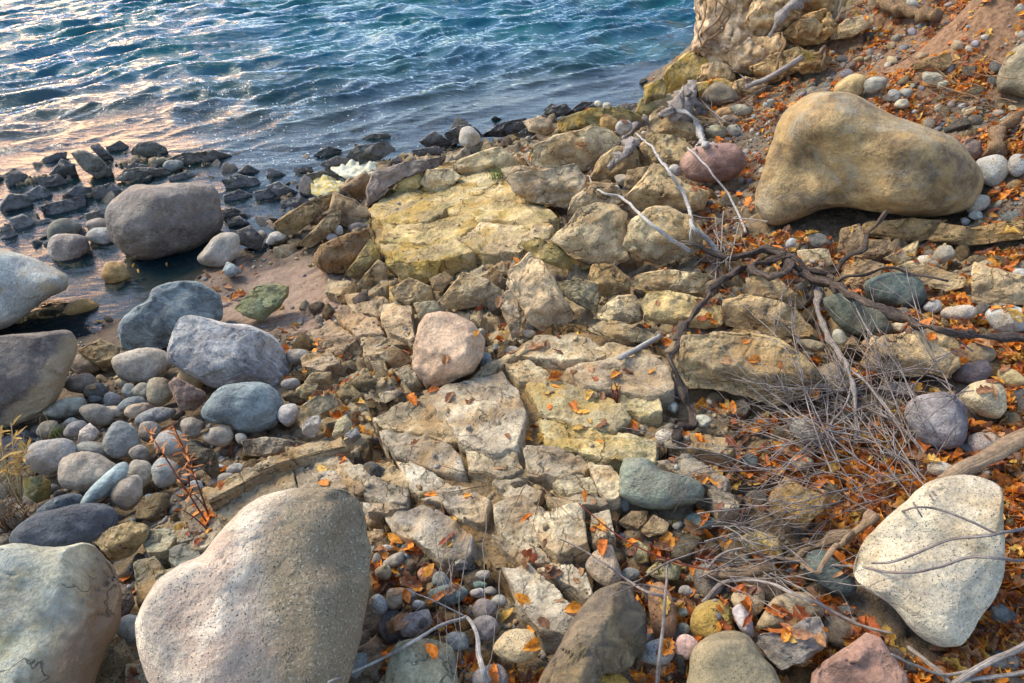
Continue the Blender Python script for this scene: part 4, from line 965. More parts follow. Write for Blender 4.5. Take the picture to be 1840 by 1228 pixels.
ORD = ['', 'second ', 'third ', 'fourth ', 'fifth ', 'sixth ', 'seventh ', 'eighth ', 'ninth ', 'tenth ', 'eleventh ', 'twelfth ', 'thirteenth ', 'fourteenth ', 'fifteenth ', 'sixteenth ', 'seventeenth ', 'eighteenth ', 'nineteenth ', 'twentieth ']
PEND = []
def pend(o, desc, u, v, cat, group, skip=None):
    w_, d = where(u, v, skip); PEND.append((desc+' '+w_, d, o)); tag(o, None, cat, group)
def flush():
    G = {}
    for l, d, o in PEND: G.setdefault(l, []).append((d, o))
    for l, it in G.items():
        it.sort(key=lambda t: t[0])
        for k, (d, o) in enumerate(it):
            o['label'] = ' '.join((l if len(it) == 1 else (ORD[k] if k < len(ORD) else '%dth ' % (k+1))+'nearest '+l).split()[:16])
for o in ROCKS:
    n = o.name.split('.')[0]; rp = o['_px'][2]; sz = 'small ' if rp < 16 else 'large ' if rp > 70 else ''
    cat = {'boulder': 'boulder', 'cobble': 'cobble', 'angular_rock': 'rock'}[n]
    grp = {'boulder': 'boulders on the shore', 'cobble': 'rounded cobbles on the shore', 'angular_rock': 'angular rocks on the shore'}[n]
    if o['_lab']: tag(o, o['_lab'], cat, grp)
    else: pend(o, sz+cname(tuple(o['_col']))+' '+('rounded cobble' if n == 'cobble' else 'boulder' if n == 'boulder' else 'angular rock'), o['_px'][0], o['_px'][1], cat, grp, o)
    for k in ('_lab', '_col'): del o[k]

# ---------------------------------------------------------------- loose pebbles and chips
def proto_stone(seed, angular):
    V, F = ico(3); rs = np.random.default_rng(seed); P = V.copy()
    P *= np.array([1, rs.uniform(.62, .95), rs.uniform(.42, .7)])
    if angular:
        P = np.sign(P)*np.abs(P)**.9
        for k in range(9):
            n = rs.normal(size=3); n /= np.linalg.norm(n); dd = P@n; m = dd.max()*rs.uniform(.5, .82); P -= np.maximum(dd-m, 0)[:, None]*n
        P *= (1+.10*fbm(V*2.3+seed, 3, seed))[:, None]
    else: P *= (1+.09*fbm(V*1.1+seed, 2, seed))[:, None]
    return P, F
PS = [proto_stone(300+k, False) for k in range(10)]; PA = [proto_stone(400+k, True) for k in range(12)]
PALR = [(.30, .27, .23), (.25, .26, .26), (.36, .31, .23), (.20, .20, .19), (.40, .34, .26), (.30, .23, .19), (.36, .36, .34), (.2, .23, .22), (.42, .30, .16), (.27, .25, .27)]
PALC = [(.48, .38, .22), (.42, .32, .17), (.52, .43, .28), (.36, .27, .15), (.44, .30, .14), (.38, .35, .26), (.33, .25, .13)]
PALW = [(.10, .095, .085), (.16, .145, .12), (.06, .055, .05), (.19, .18, .16), (.13, .105, .075)]
bpy.context.view_layer.update(); DG = bpy.context.evaluated_depsgraph_get()
def drop(x, y, z0=6.):
    ok, loc, nor, i, ob, m = SC.ray_cast(DG, Vector((x, y, z0)), Vector((0, 0, -1)))
    while ok and ob.name.startswith('water'):
        ok, loc, nor, i, ob, m = SC.ray_cast(DG, Vector((x, y, loc.z-.002)), Vector((0, 0, -1)))
    return (loc, nor, ob) if ok else (None, None, None)
def rot_to(n, yaw, rs, tilt=.25):
    n = (Vector(n)+Vector(rs.normal(size=3)*tilt)).normalized()
    if n.z < .3: n.z = .3; n.normalize()
    return (n.to_track_quat('Z', 'Y').to_matrix() @ Matrix.Rotation(yaw, 3, 'Z'))
rs = np.random.default_rng(21)
cand = []
def ground_hit_fast(u, v):
    d = pray(u, v); z_ = .5
    for k in range(14):
        t = (z_-CAMZ)/d[2]; p = CAM+d*t; z_ = .5*z_+.5*float(hgt(p[0], p[1]))
    return p if 1.0 < p[1] < 12.5 else None
def sample(n, G, clump=0.):
    """n points spread over the ground, as dense as the mask says"""
    out_ = []; tot = 0
    while tot < n:
        m = 20000; u = rs.uniform(-60, 1900, m); v = rs.uniform(-40, 1300, m); d = RT*((u-920)/FPX)[:, None]+UPC*((614-v)/FPX)[:, None]+FW; z_ = np.full(m, .5)
        for k in range(14):
            t = (z_-CAMZ)/d[:, 2]; p = CAM+d*t[:, None]; z_ = .5*z_+.5*hgt(p[:, 0], p[:, 1])
        dist = np.linalg.norm(p-CAM, axis=1); pr = (lookup(G, p[:, 0], p[:, 1])/9)**1.3*np.minimum(1, (dist/6)**1.2)
        if clump: pr *= np.clip(.55+clump*fbm(np.stack([p[:, 0]*4, p[:, 1]*4, 0*u], 1), 2, 77), .05, 1)
        ok = (rs.uniform(size=m) < pr) & (p[:, 1] > 1) & (p[:, 1] < 12.5); out_ += [tuple(q) for q in p[ok][:, :2]]; tot = len(out_)
    return out_[:n]
items = []
for (px_, py_) in sample(2300, PEBD):
    items.append(('p', px_, py_, float(np.clip(rs.lognormal(-3.65, .42), .012, .062))))
for (px_, py_) in sample(2600, CHIPD):
    items.append(('a', px_, py_, float(np.clip(rs.lognormal(-3.15, .42), .018, .10))))
for k in range(420):
    u_, v_ = rs.uniform(-40, 600), rs.uniform(300, 450)
    if k > 330: u_, v_ = rs.uniform(700, 1150), rs.uniform(190, 275)-.0
    p_ = ground_hit_fast(u_, v_)
    if p_ is not None: items.append(('a', p_[0], p_[1], float(np.clip(rs.lognormal(-2.55, .4), .04, .15))))
for (px_, py_) in sample(900, CHIPD):
    if hgt(px_, py_) < .05 and py_ > 3.5: items.append(('a', px_, py_, float(np.clip(rs.lognormal(-2.75, .38), .03, .14))))
items.sort(key=lambda t: -t[3])
placed = []; GRV = []
for kd, px_, py_, r in items:
    loc, nor, ob = drop(px_, py_)
    if loc is None: continue
    g0 = float(hgt(px_, py_)); onrock = not ob.name.startswith('ground')
    if onrock and (loc.z-g0 > .10 or nor.z < .75 or rs.uniform() < (.975 if kd == 'p' else .93)): continue
    if onrock and r > .03: continue
    if any((px_-a)**2+(py_-c)**2 < (.72*(r+q))**2 for a, c, q in placed[-1500:]): continue
    placed.append((px_, py_, r))
    wetz = g0 < .045 and py_ > 3
    if g0 < -.13: continue
    pal = PALW if wetz else PALR if kd == 'p' else PALC
    if kd == 'a' and not wetz and rs.uniform() < .25: pal = PALR
    c = np.array(pal[int(rs.integers(len(pal)))])*rs.uniform(.75, 1.2)*(.72 if kd == 'a' else .95)
    k = int(rs.integers(10 if kd == 'p' else 12)); rot = rot_to(nor if not onrock else nor, rs.uniform(0, 6.28), rs, .3 if kd == 'p' else .45)
    pos = Vector(loc)+Vector((0, 0, r*(.22 if kd == 'p' else .12)))
    u, v = project(np.array(pos)); d = np.linalg.norm(np.array(pos)-CAM)
    GRV.append((r/d, kd, k, r, rot, pos, c, wetz, float(u), float(v), onrock))
GRV.sort(key=lambda t: -t[0])
meP = [mesh_np('pebble', P, F, M['S']) for P, F in PS]; meA = [mesh_np('stone_chip', P, F, M['T']) for P, F in PA]; meW = [mesh_np('slate_chip', P, F, M['W']) for P, F in PA]
cnt = {'p': 0, 'a': 0, 'w': 0}; rest = []
for t in GRV:
    _, kd, k, r, rot, pos, c, wz, u, v, onr = t
    key = 'w' if (wz and kd == 'a') else kd; vis = -10 < u < 1850 and -10 < v < 1238
    if cnt[key] < {'p': 280, 'a': 280, 'w': 160}[key] and vis:
        cnt[key] += 1
        nm, me, desc, cat, grp = {'p': ('pebble', meP[k % 10], 'small '+cname(c)+' pebble', 'pebble', 'loose pebbles between the larger stones'),
            'a': ('stone_chip', meA[k], 'small '+cname(c)+' broken stone', 'stone', 'broken sandstone pieces between the slabs'),
            'w': ('slate_chip', meW[k], 'small dark wet slate piece', 'slate piece', 'wet slate pieces along the waterline')}[key]
        o = link(nm, me, color=c); o.matrix_world = Matrix.Translation(pos) @ rot.to_4x4() @ Matrix.Diagonal((r, r, r*(.42 if key == 'w' else 1), 1)); pend(o, desc, u, v, cat, grp)
    else: rest.append(t)
# fine gravel: too many to count
fine = []
for G_, kd, n, a_ in ((PEBD, 'p', 9000, .010), (CHIPD, 'a', 8000, .014)):
    for (px_, py_) in sample(n, G_):
        if hgt(px_, py_) < -.12: continue
        fine.append((kd, px_, py_, a_*rs.uniform(.55, 1.6)))
Vs, Fs, Ts = [], [], []; off = 0; Vi, Fi = ico(2)
lo = []
for k in range(14):
    P = Vi*np.array([1, rs.uniform(.65, .95), rs.uniform(.5, .75)])*(1+.16*vnoise(Vi*1.6+k*3.3, 5))[:, None]
    if k >= 7:
        for j in range(7):
            n = rs.normal(size=3); n /= np.linalg.norm(n); dd = P@n; m = dd.max()*rs.uniform(.5, .8); P -= np.maximum(dd-m, 0)[:, None]*n
    lo.append(P)
def addg(P, F, rot, pos, r, c):
    global off
    Vs.append((P*r)@np.array(rot).T+np.array(pos)); Fs.append(F+off); off += len(P); Ts.append(np.tile(c, (len(P), 1)))
for _, kd, k, r, rot, pos, c, wz, u, v, onr in rest:
    P, F_ = (PS if kd == 'p' else PA)[k % 10]; addg(P, F_, rot, pos, r, c)
for kd, px_, py_, r in fine:
    loc, nor, ob = drop(px_, py_)
    if loc is None: continue
    if not ob.name.startswith('ground') and (nor.z < .8 or rs.uniform() < .93 or loc.z-float(hgt(px_, py_)) > .12): continue
    wz = hgt(px_, py_) < .04 and py_ > 3; pal = PALW if wz else PALR if kd == 'p' else PALC
    c = np.array(pal[int(rs.integers(len(pal)))])*rs.uniform(.7, 1.15)*.75
    addg(lo[int(rs.integers(7))+(7 if kd == 'a' else 0)], Fi, rot_to(nor, rs.uniform(0, 6.28), rs, .4), Vector(loc)+Vector((0, 0, r*.25)), r, c)
me = mesh_np('gravel', np.concatenate(Vs), np.concatenate(Fs), M['gravel'], tint=np.concatenate(Ts))
tag(link('gravel', me), 'fine gravel and small broken stones filling the gaps', 'gravel', kind='stuff')

# ---------------------------------------------------------------- fallen leaves
def leafmat(attr):
    b = NB('leaf_litter' if attr else 'fallen_leaf'); oi = b.n('ObjectInfo'); co = b.n('TexCoord').outputs['Object']
    base = b.n('Attribute', attribute_name='tint').outputs['Color'] if attr else oi.outputs['Color']
    n = b.noise(co, 60 if attr else 5., 4, .6); col = b.mix(b.mr(n, .35, .7), base, b.mix(1, base, (.5, .4, .35), 'MULTIPLY'))
    d = b.n('BsdfPrincipled'); b.l(col, d.inputs['Base Color']); d.inputs['Roughness'].default_value = .55; d.inputs['Specular IOR Level'].default_value = .35
    t = b.n('BsdfTranslucent'); b.l(col, t.inputs['Color']); m = b.n('MixShader'); m.inputs[0].default_value = .28; b.l(d.outputs[0], m.inputs[1]); b.l(t.outputs[0], m.inputs[2]); b.l(m.outputs[0], b.out.inputs[0]); return b.m
ML = leafmat(False); MLS = leafmat(True)
def leaf(kind, seed, nseg=14):
    """unit-long leaf along +Y, lying in XY, curled and creased along the midrib"""
    r = np.random.default_rng(seed); t = np.linspace(0, 1, nseg+1)
    if kind == 'oak':
        wd = .30*np.sin(math.pi*np.clip(t*.96+.04, 0, 1))**.55*(.62+.45*np.abs(np.sin(t*math.pi*3.4+.3)))*(.55+.6*t); wd[t < .14] = .012
    elif kind == 'lance': wd = .12*np.sin(math.pi*t)**.8+.004
    else: wd = .25*np.sin(math.pi*t**.85)**.8+.006
    cx = r.uniform(.4, 1.6)*r.choice([-1, 1]); cy = r.uniform(-1.0, 1.6); tw = r.uniform(-.7, .7); fold = r.uniform(.1, .7)
    V = []
    for i, tt in enumerate(t):
        side = r.uniform(.85, 1.15, 2)
        for s in (-1, -.5, 0, .5, 1):
            q = s*wd[i]*(side[0] if s < 0 else side[1]); x_ = q; z_ = abs(q)*fold+cx*q*q*1.5+tw*q*(tt-.5)+.12*cy*(tt-.5)**2*2+.02*math.sin(9*tt+seed+s); y_ = tt-.5+(abs(s)**2*.05 if kind == 'oak' else 0)
            V.append((x_, y_, z_))
    F = [[i*5+j, i*5+j+1, i*5+j+6, i*5+j+5] for i in range(nseg) for j in range(4)]
    return np.array(V), np.array(F)
LV = {k: [leaf(k, 50+i*7, 14 if k == 'oak' else 9) for i in range(8)] for k in ('oak', 'lance', 'oval')}
LME = {k: [mesh_np('fallen_leaf', V, F, ML) for V, F in LV[k]] for k in LV}
LCOL = [(.75, .24, .03), (.52, .16, .025), (.80, .36, .05), (.24, .10, .045), (.46, .26, .12), (.34, .18, .09), (.62, .40, .09), (.16, .08, .045), (.74, .27, .03), (.32, .09, .03)]
LNAME = ['orange', 'rust red', 'yellow orange', 'dark brown', 'tan brown', 'tan brown', 'yellow', 'dark brown', 'orange', 'rust red']
LEAVES = []
for (px_, py_) in sample(22000, LEAFD, 1.2):
    if hgt(px_, py_) < .0 : continue
    loc, nor, ob = drop(px_, py_)
    if loc is None: continue
    g0 = float(hgt(px_, py_)); onr = not (ob.name.startswith('ground') or ob.name.startswith('gravel') or ob.name.startswith('pebble') or ob.name.startswith('stone_chip'))
    if onr and (rs.uniform() < .88 or nor.z < .72 or loc.z-g0 > .3 or (ob.name.startswith('boulder') and loc.z-g0 > .12)): continue
    kind = ['oak', 'oval', 'oval', 'lance', 'oak', 'oval'][int(rs.integers(6))]; ci = int(rs.integers(10)); L = {'oak': .085, 'oval': .062, 'lance': .075}[kind]*rs.uniform(.45, 1.25)
    LEAVES.append((L, kind, int(rs.integers(8)), ci, Vector(loc)+Vector((0, 0, .004+rs.uniform(0, .02)*(0 if onr else 1))), rot_to(nor, rs.uniform(0, 6.28), rs, .12 if onr else .38)))
def leafview(t): p = np.array(t[4]); return t[0]/np.linalg.norm(p-CAM)
# a few leaves the photo shows plainly, lying on bare rock
for (u, v, kind, ci, L, yaw) in [(1030, 735, 'oak', 1, .085, 2.6), (1060, 712, 'oval', 6, .07, 1.2), (742, 722, 'oak', 0, .085, .5), (1000, 678, 'oak', 1, .08, 1.8), (947, 793, 'oval', 2, .06, .3), (975, 790, 'oval', 6, .07, 2.9),
      (938, 1080, 'oval', 2, .07, .7), (1030, 1097, 'oval', 2, .07, 1.9), (946, 1015, 'oak', 4, .06, .1), (1250, 950, 'oak', 4, .10, 1.1), (775, 1172, 'oval', 0, .06, 0), (763, 1055, 'lance', 2, .075, 1.0), (1150, 1210, 'oval', 6, .075, 2.4),
      (1135, 980, 'oval', 8, .06, .2), (1085, 985, 'oval', 1, .08, 1.7), (1545, 895, 'lance', 6, .08, .1), (1815, 100, 'lance', 6, .11, 2.4), (240, 478, 'lance', 6, .07, .5), (300, 476, 'lance', 6, .07, -1.), (248, 488, 'lance', 6, .07, 1.4), (176, 580, 'lance', 6, .07, 1.5),
      (1044, 263, 'oval', 4, .11, 1.5), (505, 555, 'oval', 6, .06, 1.), (530, 588, 'oval', 6, .07, .8), (1375, 1000, 'oak', 0, .1, 1.8), (1770, 1155, 'oval', 6, .085, .1), (1690, 1170, 'oval', 4, .07, .4), (1500, 1090, 'oak', 4, .09, 1.)]:
    d = Vector(pray(u, v)).normalized(); ok, loc, nor, i, ob, m_ = SC.ray_cast(DG, Vector(CAM), d)
    if ok: LEAVES.append((L, kind, 2, ci, Vector(loc)+Vector((0, 0, .006)), rot_to(nor, yaw, rs, .05)))
LEAVES.sort(key=lambda t: -leafview(t)); nl = 0; Vs, Fs, Ts = [], [], []; off = 0
for t in LEAVES:
    L, kind, k, ci, pos, rot = t; u, v = project(np.array(pos)); c = np.array(LCOL[ci])*rs.uniform(.85, 1.35)
    if nl < 290 and -5 < u < 1845 and -5 < v < 1233:
        nl += 1; o = link('fallen_leaf', LME[kind][k], color=c); o.matrix_world = Matrix.Translation(pos) @ rot.to_4x4() @ Matrix.Diagonal((L, L, L, 1))
        pend(o, LNAME[ci]+' '+{'oak': 'lobed oak leaf', 'oval': 'oval leaf', 'lance': 'narrow leaf'}[kind], float(u), float(v), 'leaf', 'fallen autumn leaves on the shore')
    else:
        V, F_ = LV[kind][k]; Vs.append((V*L)@np.array(rot).T+np.array(pos)); Fs.append(F_+off); off += len(V); Ts.append(np.tile(c, (len(V), 1)))
me = mesh_np('leaf_litter', np.concatenate(Vs), np.concatenate(Fs), MLS, tint=np.concatenate(Ts))
tag(link('leaf_litter', me), 'orange and brown fallen leaves carpeting the right shore', 'leaf litter', kind='stuff')
# ---------------------------------------------------------------- dead wood
def woodmat(name, c1, c2, sc=1.):
    b = NB(name); co = b.n('TexCoord').outputs['Object']; a = b.n('Attribute', attribute_name='along')
    mp = b.n('Mapping'); b.l(a.outputs['Vector'], mp.inputs[0]); mp.inputs['Scale'].default_value = (5*sc, 5*sc, 1.1)
    n = b.noise(mp.outputs[0], 6, 7, .65, .6); n2 = b.noise(co, 60, 4)
    col = b.mix(b.mr(n, .35, .65), c1, c2); col = b.mix(1, col, b.grey(b.mr(n2, .3, .7, .75, 1.2)), 'MULTIPLY')
    return b.done(col, .8, b.bump(b.math('ADD', n, b.math('MULTIPLY', n2, .3)), .012), .25)
MW = {'dark': woodmat('dark_bark', (.035, .025, .02), (.15, .11, .085)), 'grey': woodmat('weathered_wood', (.20, .16, .13), (.42, .37, .33)), 'pale': woodmat('bleached_wood', (.34, .31, .27), (.58, .55, .5)),
      'tan': woodmat('tan_branch', (.25, .16, .09), (.42, .30, .19)), 'twig': woodmat('dry_twig', (.17, .13, .11), (.36, .31, .28)), 'straw': woodmat('dry_straw', (.38, .27, .12), (.6, .48, .28)), 'red': woodmat('red_stem', (.14, .03, .02), (.28, .08, .04)), 'root': woodmat('brown_root', (.15, .085, .04), (.36, .23, .12))}
def tube_np(P, rad, sides=8, rough=0., seed=0):
    P = np.asarray(P, float); n = len(P); T = np.gradient(P, axis=0); T /= np.maximum(np.linalg.norm(T, axis=1), 1e-9)[:, None]
    ref = np.array([0, 0, 1.]) if abs(T[0, 2]) < .9 else np.array([1., 0, 0]); N = np.cross(T[0], ref); N /= np.linalg.norm(N); V = []; A = []; al = 0
    for i in range(n):
        N = N-T[i]*(N@T[i]); N /= np.linalg.norm(N); B = np.cross(T[i], N)
        if i: al += np.linalg.norm(P[i]-P[i-1])
        for k in range(sides):
            a = 2*math.pi*k/sides+(al*6 if rough > .1 else 0); r = rad[i]*(1+rough*(.5*math.sin(3*a+al*9+seed)+.5*math.sin(5*a-al*14+seed*2)))
            V.append(P[i]+(N*math.cos(a)+B*math.sin(a))*r); A.append((math.cos(a)*rad[i]*8+seed, math.sin(a)*rad[i]*8, al))
    V.append(P[0]); V.append(P[-1]); A += [A[0], A[-1]]
    F = []
    for i in range(n-1):
        for k in range(sides):
            a = i*sides+k; b = i*sides+(k+1) % sides; F.append((a, b, b+sides)); F.append((a, b+sides, a+sides))
    c0, c1 = n*sides, n*sides+1
    for k in range(sides): F.append((c0, (k+1) % sides, k)); F.append((c1, (n-1)*sides+k, (n-1)*sides+(k+1) % sides))
    if rough:
        V = np.array(V); V = V+(np.array([vnoise(V*22+seed, 3), vnoise(V*22+seed, 5), vnoise(V*22+seed, 7)]).T)*rough*np.append(np.repeat(rad, sides), [rad[0], rad[-1]])[:, None]*.9
    return np.array(V), np.array(F), np.array(A)
def osp(P, n=6):
    P = np.asarray(P, float); Q = np.vstack([2*P[0]-P[1], P, 2*P[-1]-P[-2]]); o = []
    for i in range(1, len(Q)-2):
        a, b, c, d = Q[i-1:i+3]
        for k in range(n):
            t = k/n; o.append(.5*(2*b+(c-a)*t+(2*a-5*b+4*c-d)*t*t+(3*b-a-3*c+d)*t**3))
    return np.array(o+[P[-1]])
bpy.context.view_layer.update(); DG = bpy.context.evaluated_depsgraph_get()
def surf(u, v):
    d = Vector(pray(u, v)).normalized(); ok, loc, nor, i, ob, m = SC.ray_cast(DG, Vector(CAM), d)
    return np.array(loc) if ok else ground_hit(u, v)
GND = [False]
def path3(px, lift):
    """px: list of (u, v[, extra lift]); laid over whatever lies there, smoothed, at its real distance"""
    D = []
    for p in px:
        s_ = ground_hit(p[0], p[1]) if GND[0] else surf(p[0], p[1]); dd = (s_-CAM)@FW; up = lift+(p[2] if len(p) > 2 else 0); D.append(dd-up/max(.35, -pray(p[0], p[1])[2])*.8)
    D = np.array(D)
    if len(D) > 2:
        for _ in range(2): D[1:-1] = np.minimum(D[1:-1], .25*D[:-2]+.5*D[1:-1]+.25*D[2:])
    return np.array([CAM+pray(p[0], p[1])*d for p, d in zip(px, D)])
def twigmesh(parts, mat, sides=8, rough=0., name='branch'):
    Vs, Fs, As = [], [], []; off = 0
    for i, (P, r) in enumerate(parts):
        V, F, A = tube_np(P, r, sides, rough, i*1.7); Vs.append(V); Fs.append(F+off); As.append(A); off += len(V)
    me = mesh_np(name, np.concatenate(Vs), np.concatenate(Fs), MW[mat]); a = me.attributes.new('along', 'FLOAT_VECTOR', 'POINT'); a.data.foreach_set('vector', np.concatenate(As).astype(np.float32).ravel()); return me
def px2m(P, r0, r1):
    d = (P-CAM)@FW; return np.linspace(r0, r1, len(P))*d/FPX
def wood(name, mat, px, r0, r1, label, cat, lift=.03, rough=.2, sides=10, jit=0., side=(), group=None, sub=(), seed=1):
    """main limb as a mesh; child limbs named side_branch"""
    r = np.random.default_rng(seed); P = osp(path3(px, lift), 7)
    if jit: P = P+jit*np.stack([vnoise(P*9+k*5.1+seed, k+2) for k in range(3)], 1)
    o = link(name, twigmesh([(P, px2m(P, r0, r1)*(1+(.55*vnoise(P*13+seed, 6)+.3*vnoise(P*31+seed, 7) if rough > .15 else 0)))], mat, sides, rough)); tag(o, label, cat, group)
    for (spx, a, b_) in side:
        Q = osp(path3([p for p in spx], lift), 6)
        # root the side branch on the main limb
        k = int(np.argmin(np.linalg.norm(np.array([project(q) for q in P])-np.array(spx[0][:2]), axis=1))); Q[0] = P[k]
        if len(Q) > 3: Q[1] = .5*(Q[0]+Q[2])
        if jit: Q[1:] += jit*np.stack([vnoise(Q[1:]*9+k2*5.1+seed, k2+2) for k2 in range(3)], 1)
        link('side_branch', twigmesh([(Q, px2m(Q, a, b_))], mat, max(6, sides-2), rough), o)
    return o
wood('gnarled_branch', 'dark', [(1594, 380, .16), (1575, 412, .15), (1548, 447, .12), (1520, 470, .1), (1488, 490, .08), (1450, 478, .1), (1415, 455, .12), (1375, 470, .1), (1335, 485, .1), (1290, 505, .1), (1258, 535, .08), (1237, 570, .06), (1218, 610, .05), (1212, 650, .04), (1225, 700, .03), (1238, 735, .01), (1236, 768), (1205, 795)], 3, 6,
     'dark gnarled root hanging and twisting over the pale rocks right of centre', 'branch', .03, .5, 12, .03,
     side=[([(1415, 455, .12), (1370, 448, .1), (1330, 462, .08), (1285, 462, .06), (1240, 440, .03)], 7, 3), ([(1340, 487, .1), (1385, 500, .08), (1420, 480, .08), (1450, 478, .08)], 6, 4), ([(1300, 500, .08), (1285, 478, .06), (1250, 462, .04)], 5, 2.5), ([(1415, 455, .12), (1420, 475, .1), (1400, 495, .08)], 9, 6), ([(1488, 490, .08), (1500, 510, .06), (1495, 530, .04)], 4, 3)], seed=2)
wood('long_branch', 'dark', [(1405, 478, .1), (1450, 497, .1), (1500, 517, .1), (1560, 545, .09), (1620, 570, .08), (1690, 590, .07), (1760, 603, .05), (1850, 618, .05), (1900, 625, .04)], 5.5, 7.5,
     'long straight grey brown branch running to the right edge past the dark green boulders', 'branch', .03, .4, 12, .02,
     side=[([(1500, 517, .1), (1520, 500, .1), (1580, 485, .08), (1640, 492, .06), (1700, 505, .03)], 3, 2), ([(1440, 492, .1), (1462, 510, .06), (1462, 540, .03), (1440, 557, .01)], 5, 4)], seed=3)
wood('pale_branch', 'grey', [(1472, 515, .08), (1468, 550, .06), (1480, 590, .05), (1500, 625, .05), (1520, 660, .05), (1532, 690, .06), (1535, 740, .05), (1540, 800, .03)], 6, 2.5,
     'grey forked branch dropping below the long straight branch', 'branch', .03, .25, 10, .012,
     side=[([(1520, 660, .05), (1560, 690, .07), (1600, 740, .07), (1650, 800, .04)], 3, 1.5), ([(1532, 690, .06), (1510, 740, .05), (1480, 780, .03)], 2.5, 1.5)], seed=4)
wood('bleached_stick', 'pale', [(1055, 315, .06), (1080, 345, .05), (1120, 358, .04), (1160, 395, .04), (1200, 425, .05), (1240, 455, .04)], 1.2, 4.5,
     'thin white stick reaching down right across the tan wedge rock', 'stick', .02, .12, 8, .01, side=[([(1120, 358, .04), (1110, 340, .06), (1098, 328, .07)], 1.8, 1)], seed=5)
wood('bleached_stick', 'pale', [(1145, 240, .12), (1170, 265, .12), (1200, 305, .1), (1225, 340, .09), (1240, 380, .08), (1245, 410, .07), (1270, 430, .05), (1290, 455, .04)], 1.6, 5,
     'long white curved stick passing left of the pink brown boulder', 'stick', .03, .12, 8, .01, side=[([(1200, 305, .1), (1190, 290, .1), (1150, 260, .1)], 2, 1.5), ([(1245, 400, .07), (1240, 430, .06), (1262, 450, .04)], 3, 2)], seed=6)
wood('bleached_stick', 'pale', [(1235, 265, .14), (1270, 300, .1), (1305, 345, .07), (1330, 390, .05), (1340, 420, .04)], 1.5, 2.5, 'thin grey stick lying over the pink brown boulder', 'stick', .02, .1, 6, .008, seed=7)
wood('driftwood', 'pale', [(1215, 198, .05), (1240, 208, .08), (1256, 230, .06), (1262, 250, .04), (1268, 262, .02)], 3, 5, 'pale curved driftwood stick ending above the pink brown boulder', 'driftwood', .02, .35, 12, .015, side=[([(1262, 250, .03), (1250, 268, 0)], 3, 2), ([(1266, 258, .02), (1285, 262, 0)], 4, 2)], seed=8)
wood('driftwood_stump', 'grey', [(1238, 152, .2), (1240, 168, .15), (1232, 185, .1), (1222, 200, .05)], 8, 17, 'twisted grey driftwood stump at the foot of the bank', 'driftwood', .03, .5, 14, .02, side=[([(1232, 180, .1), (1250, 190, .05), (1252, 205, .02)], 8, 4), ([(1226, 192, .08), (1205, 200, .04), (1185, 206, .02)], 9, 5), ([(1234, 178, .1), (1222, 166, .12)], 7, 3)], seed=9)
wood('driftwood', 'grey', [(1163, 212, .1), (1145, 225, .08), (1130, 240, .06), (1112, 258, .04)], 9, 4, 'grey driftwood piece with an orange broken end beside the grey speckled round stone', 'driftwood', .03, .35, 10, .015, seed=10)
wood('driftwood', 'grey', [(1145, 262, .05), (1125, 272, .05), (1105, 288, .05), (1097, 302, .03)], 12, 6, 'short split driftwood log under the tan rocks near the water', 'driftwood', .02, .5, 12, .02, seed=11)
wood('bleached_stick', 'pale', [(1185, 605, .05), (1150, 625, .04), (1115, 643, .03)], 5, 5.5, 'straight white stick lying on the bedrock left of the dark hanging root', 'stick', .02, .1, 10, seed=12)
GND[0] = True
wood('thick_branch', 'tan', [(1690, 868, .06), (1740, 838, .08), (1790, 812, .1), (1840, 788, .12), (1900, 765, .12)], 12, 17, 'thick tan branch entering from the right edge above the lower right granite boulder', 'branch', .04, .12, 14, .006, seed=13)
GND[0] = False
wood('tan_branch', 'tan', [(1425, 1010, .03), (1450, 988, .05), (1490, 972, .07), (1530, 958, .07), (1570, 925, .06)], 11, 8, 'tan knotty branch left of the lower right granite boulder', 'branch', .03, .25, 12, .01, side=[([(1530, 958, .07), (1500, 990, .06), (1478, 1020, .05), (1470, 1030, .05), (1440, 1012, .05), (1400, 1006, .04), (1345, 995, .03)], 5, 3)], seed=14)
wood('tan_branch', 'tan', [(1265, 1032, .02), (1310, 1030, .03), (1350, 1026, .03), (1390, 1022, .03)], 8, 9, 'short tan log on the leaves below the white forked twigs', 'branch', .02, .2, 12, .006, seed=15)
wood('curved_twig', 'twig', [(1566, 1012, .03), (1600, 1010, .03), (1660, 990, .03), (1710, 970, .03), (1790, 960, .04), (1860, 945, .06)], 2.2, 3.2, 'upper thin dark twig arching over the lower right granite boulder', 'twig', .02, .1, 8, .004, side=[([(1790, 960, .04), (1740, 935, .04), (1680, 915, .04), (1635, 915, .05), (1590, 930, .06)], 2.4, 2)], seed=16)
wood('curved_twig', 'twig', [(1350, 1015, .04), (1440, 1012, .06), (1530, 1018, .05), (1620, 1030, .03), (1680, 1020, .03), (1740, 1004, .03), (1800, 1005, .05), (1870, 1010, .06)], 1.6, 3.2, 'lower thin dark twig lying across the lower right granite boulder', 'twig', .02, .1, 8, .004, seed=17)
wood('pale_branch', 'pale', [(836, 1108, .07), (848, 1120, .07), (858, 1145, .06), (860, 1175, .06), (868, 1205, .05), (874, 1240, .05)], 3, 6, 'short white forked stick rising at the bottom edge among the pebbles', 'stick', .03, .12, 8, side=[([(838, 1110, .07), (790, 1125, .06), (740, 1155, .05), (690, 1182, .04), (640, 1205, .04), (590, 1226, .05)], 3.2, 2), ([(836, 1108, .07), (780, 1080, .05), (735, 1062, .03)], 1.5, 1)], seed=18)
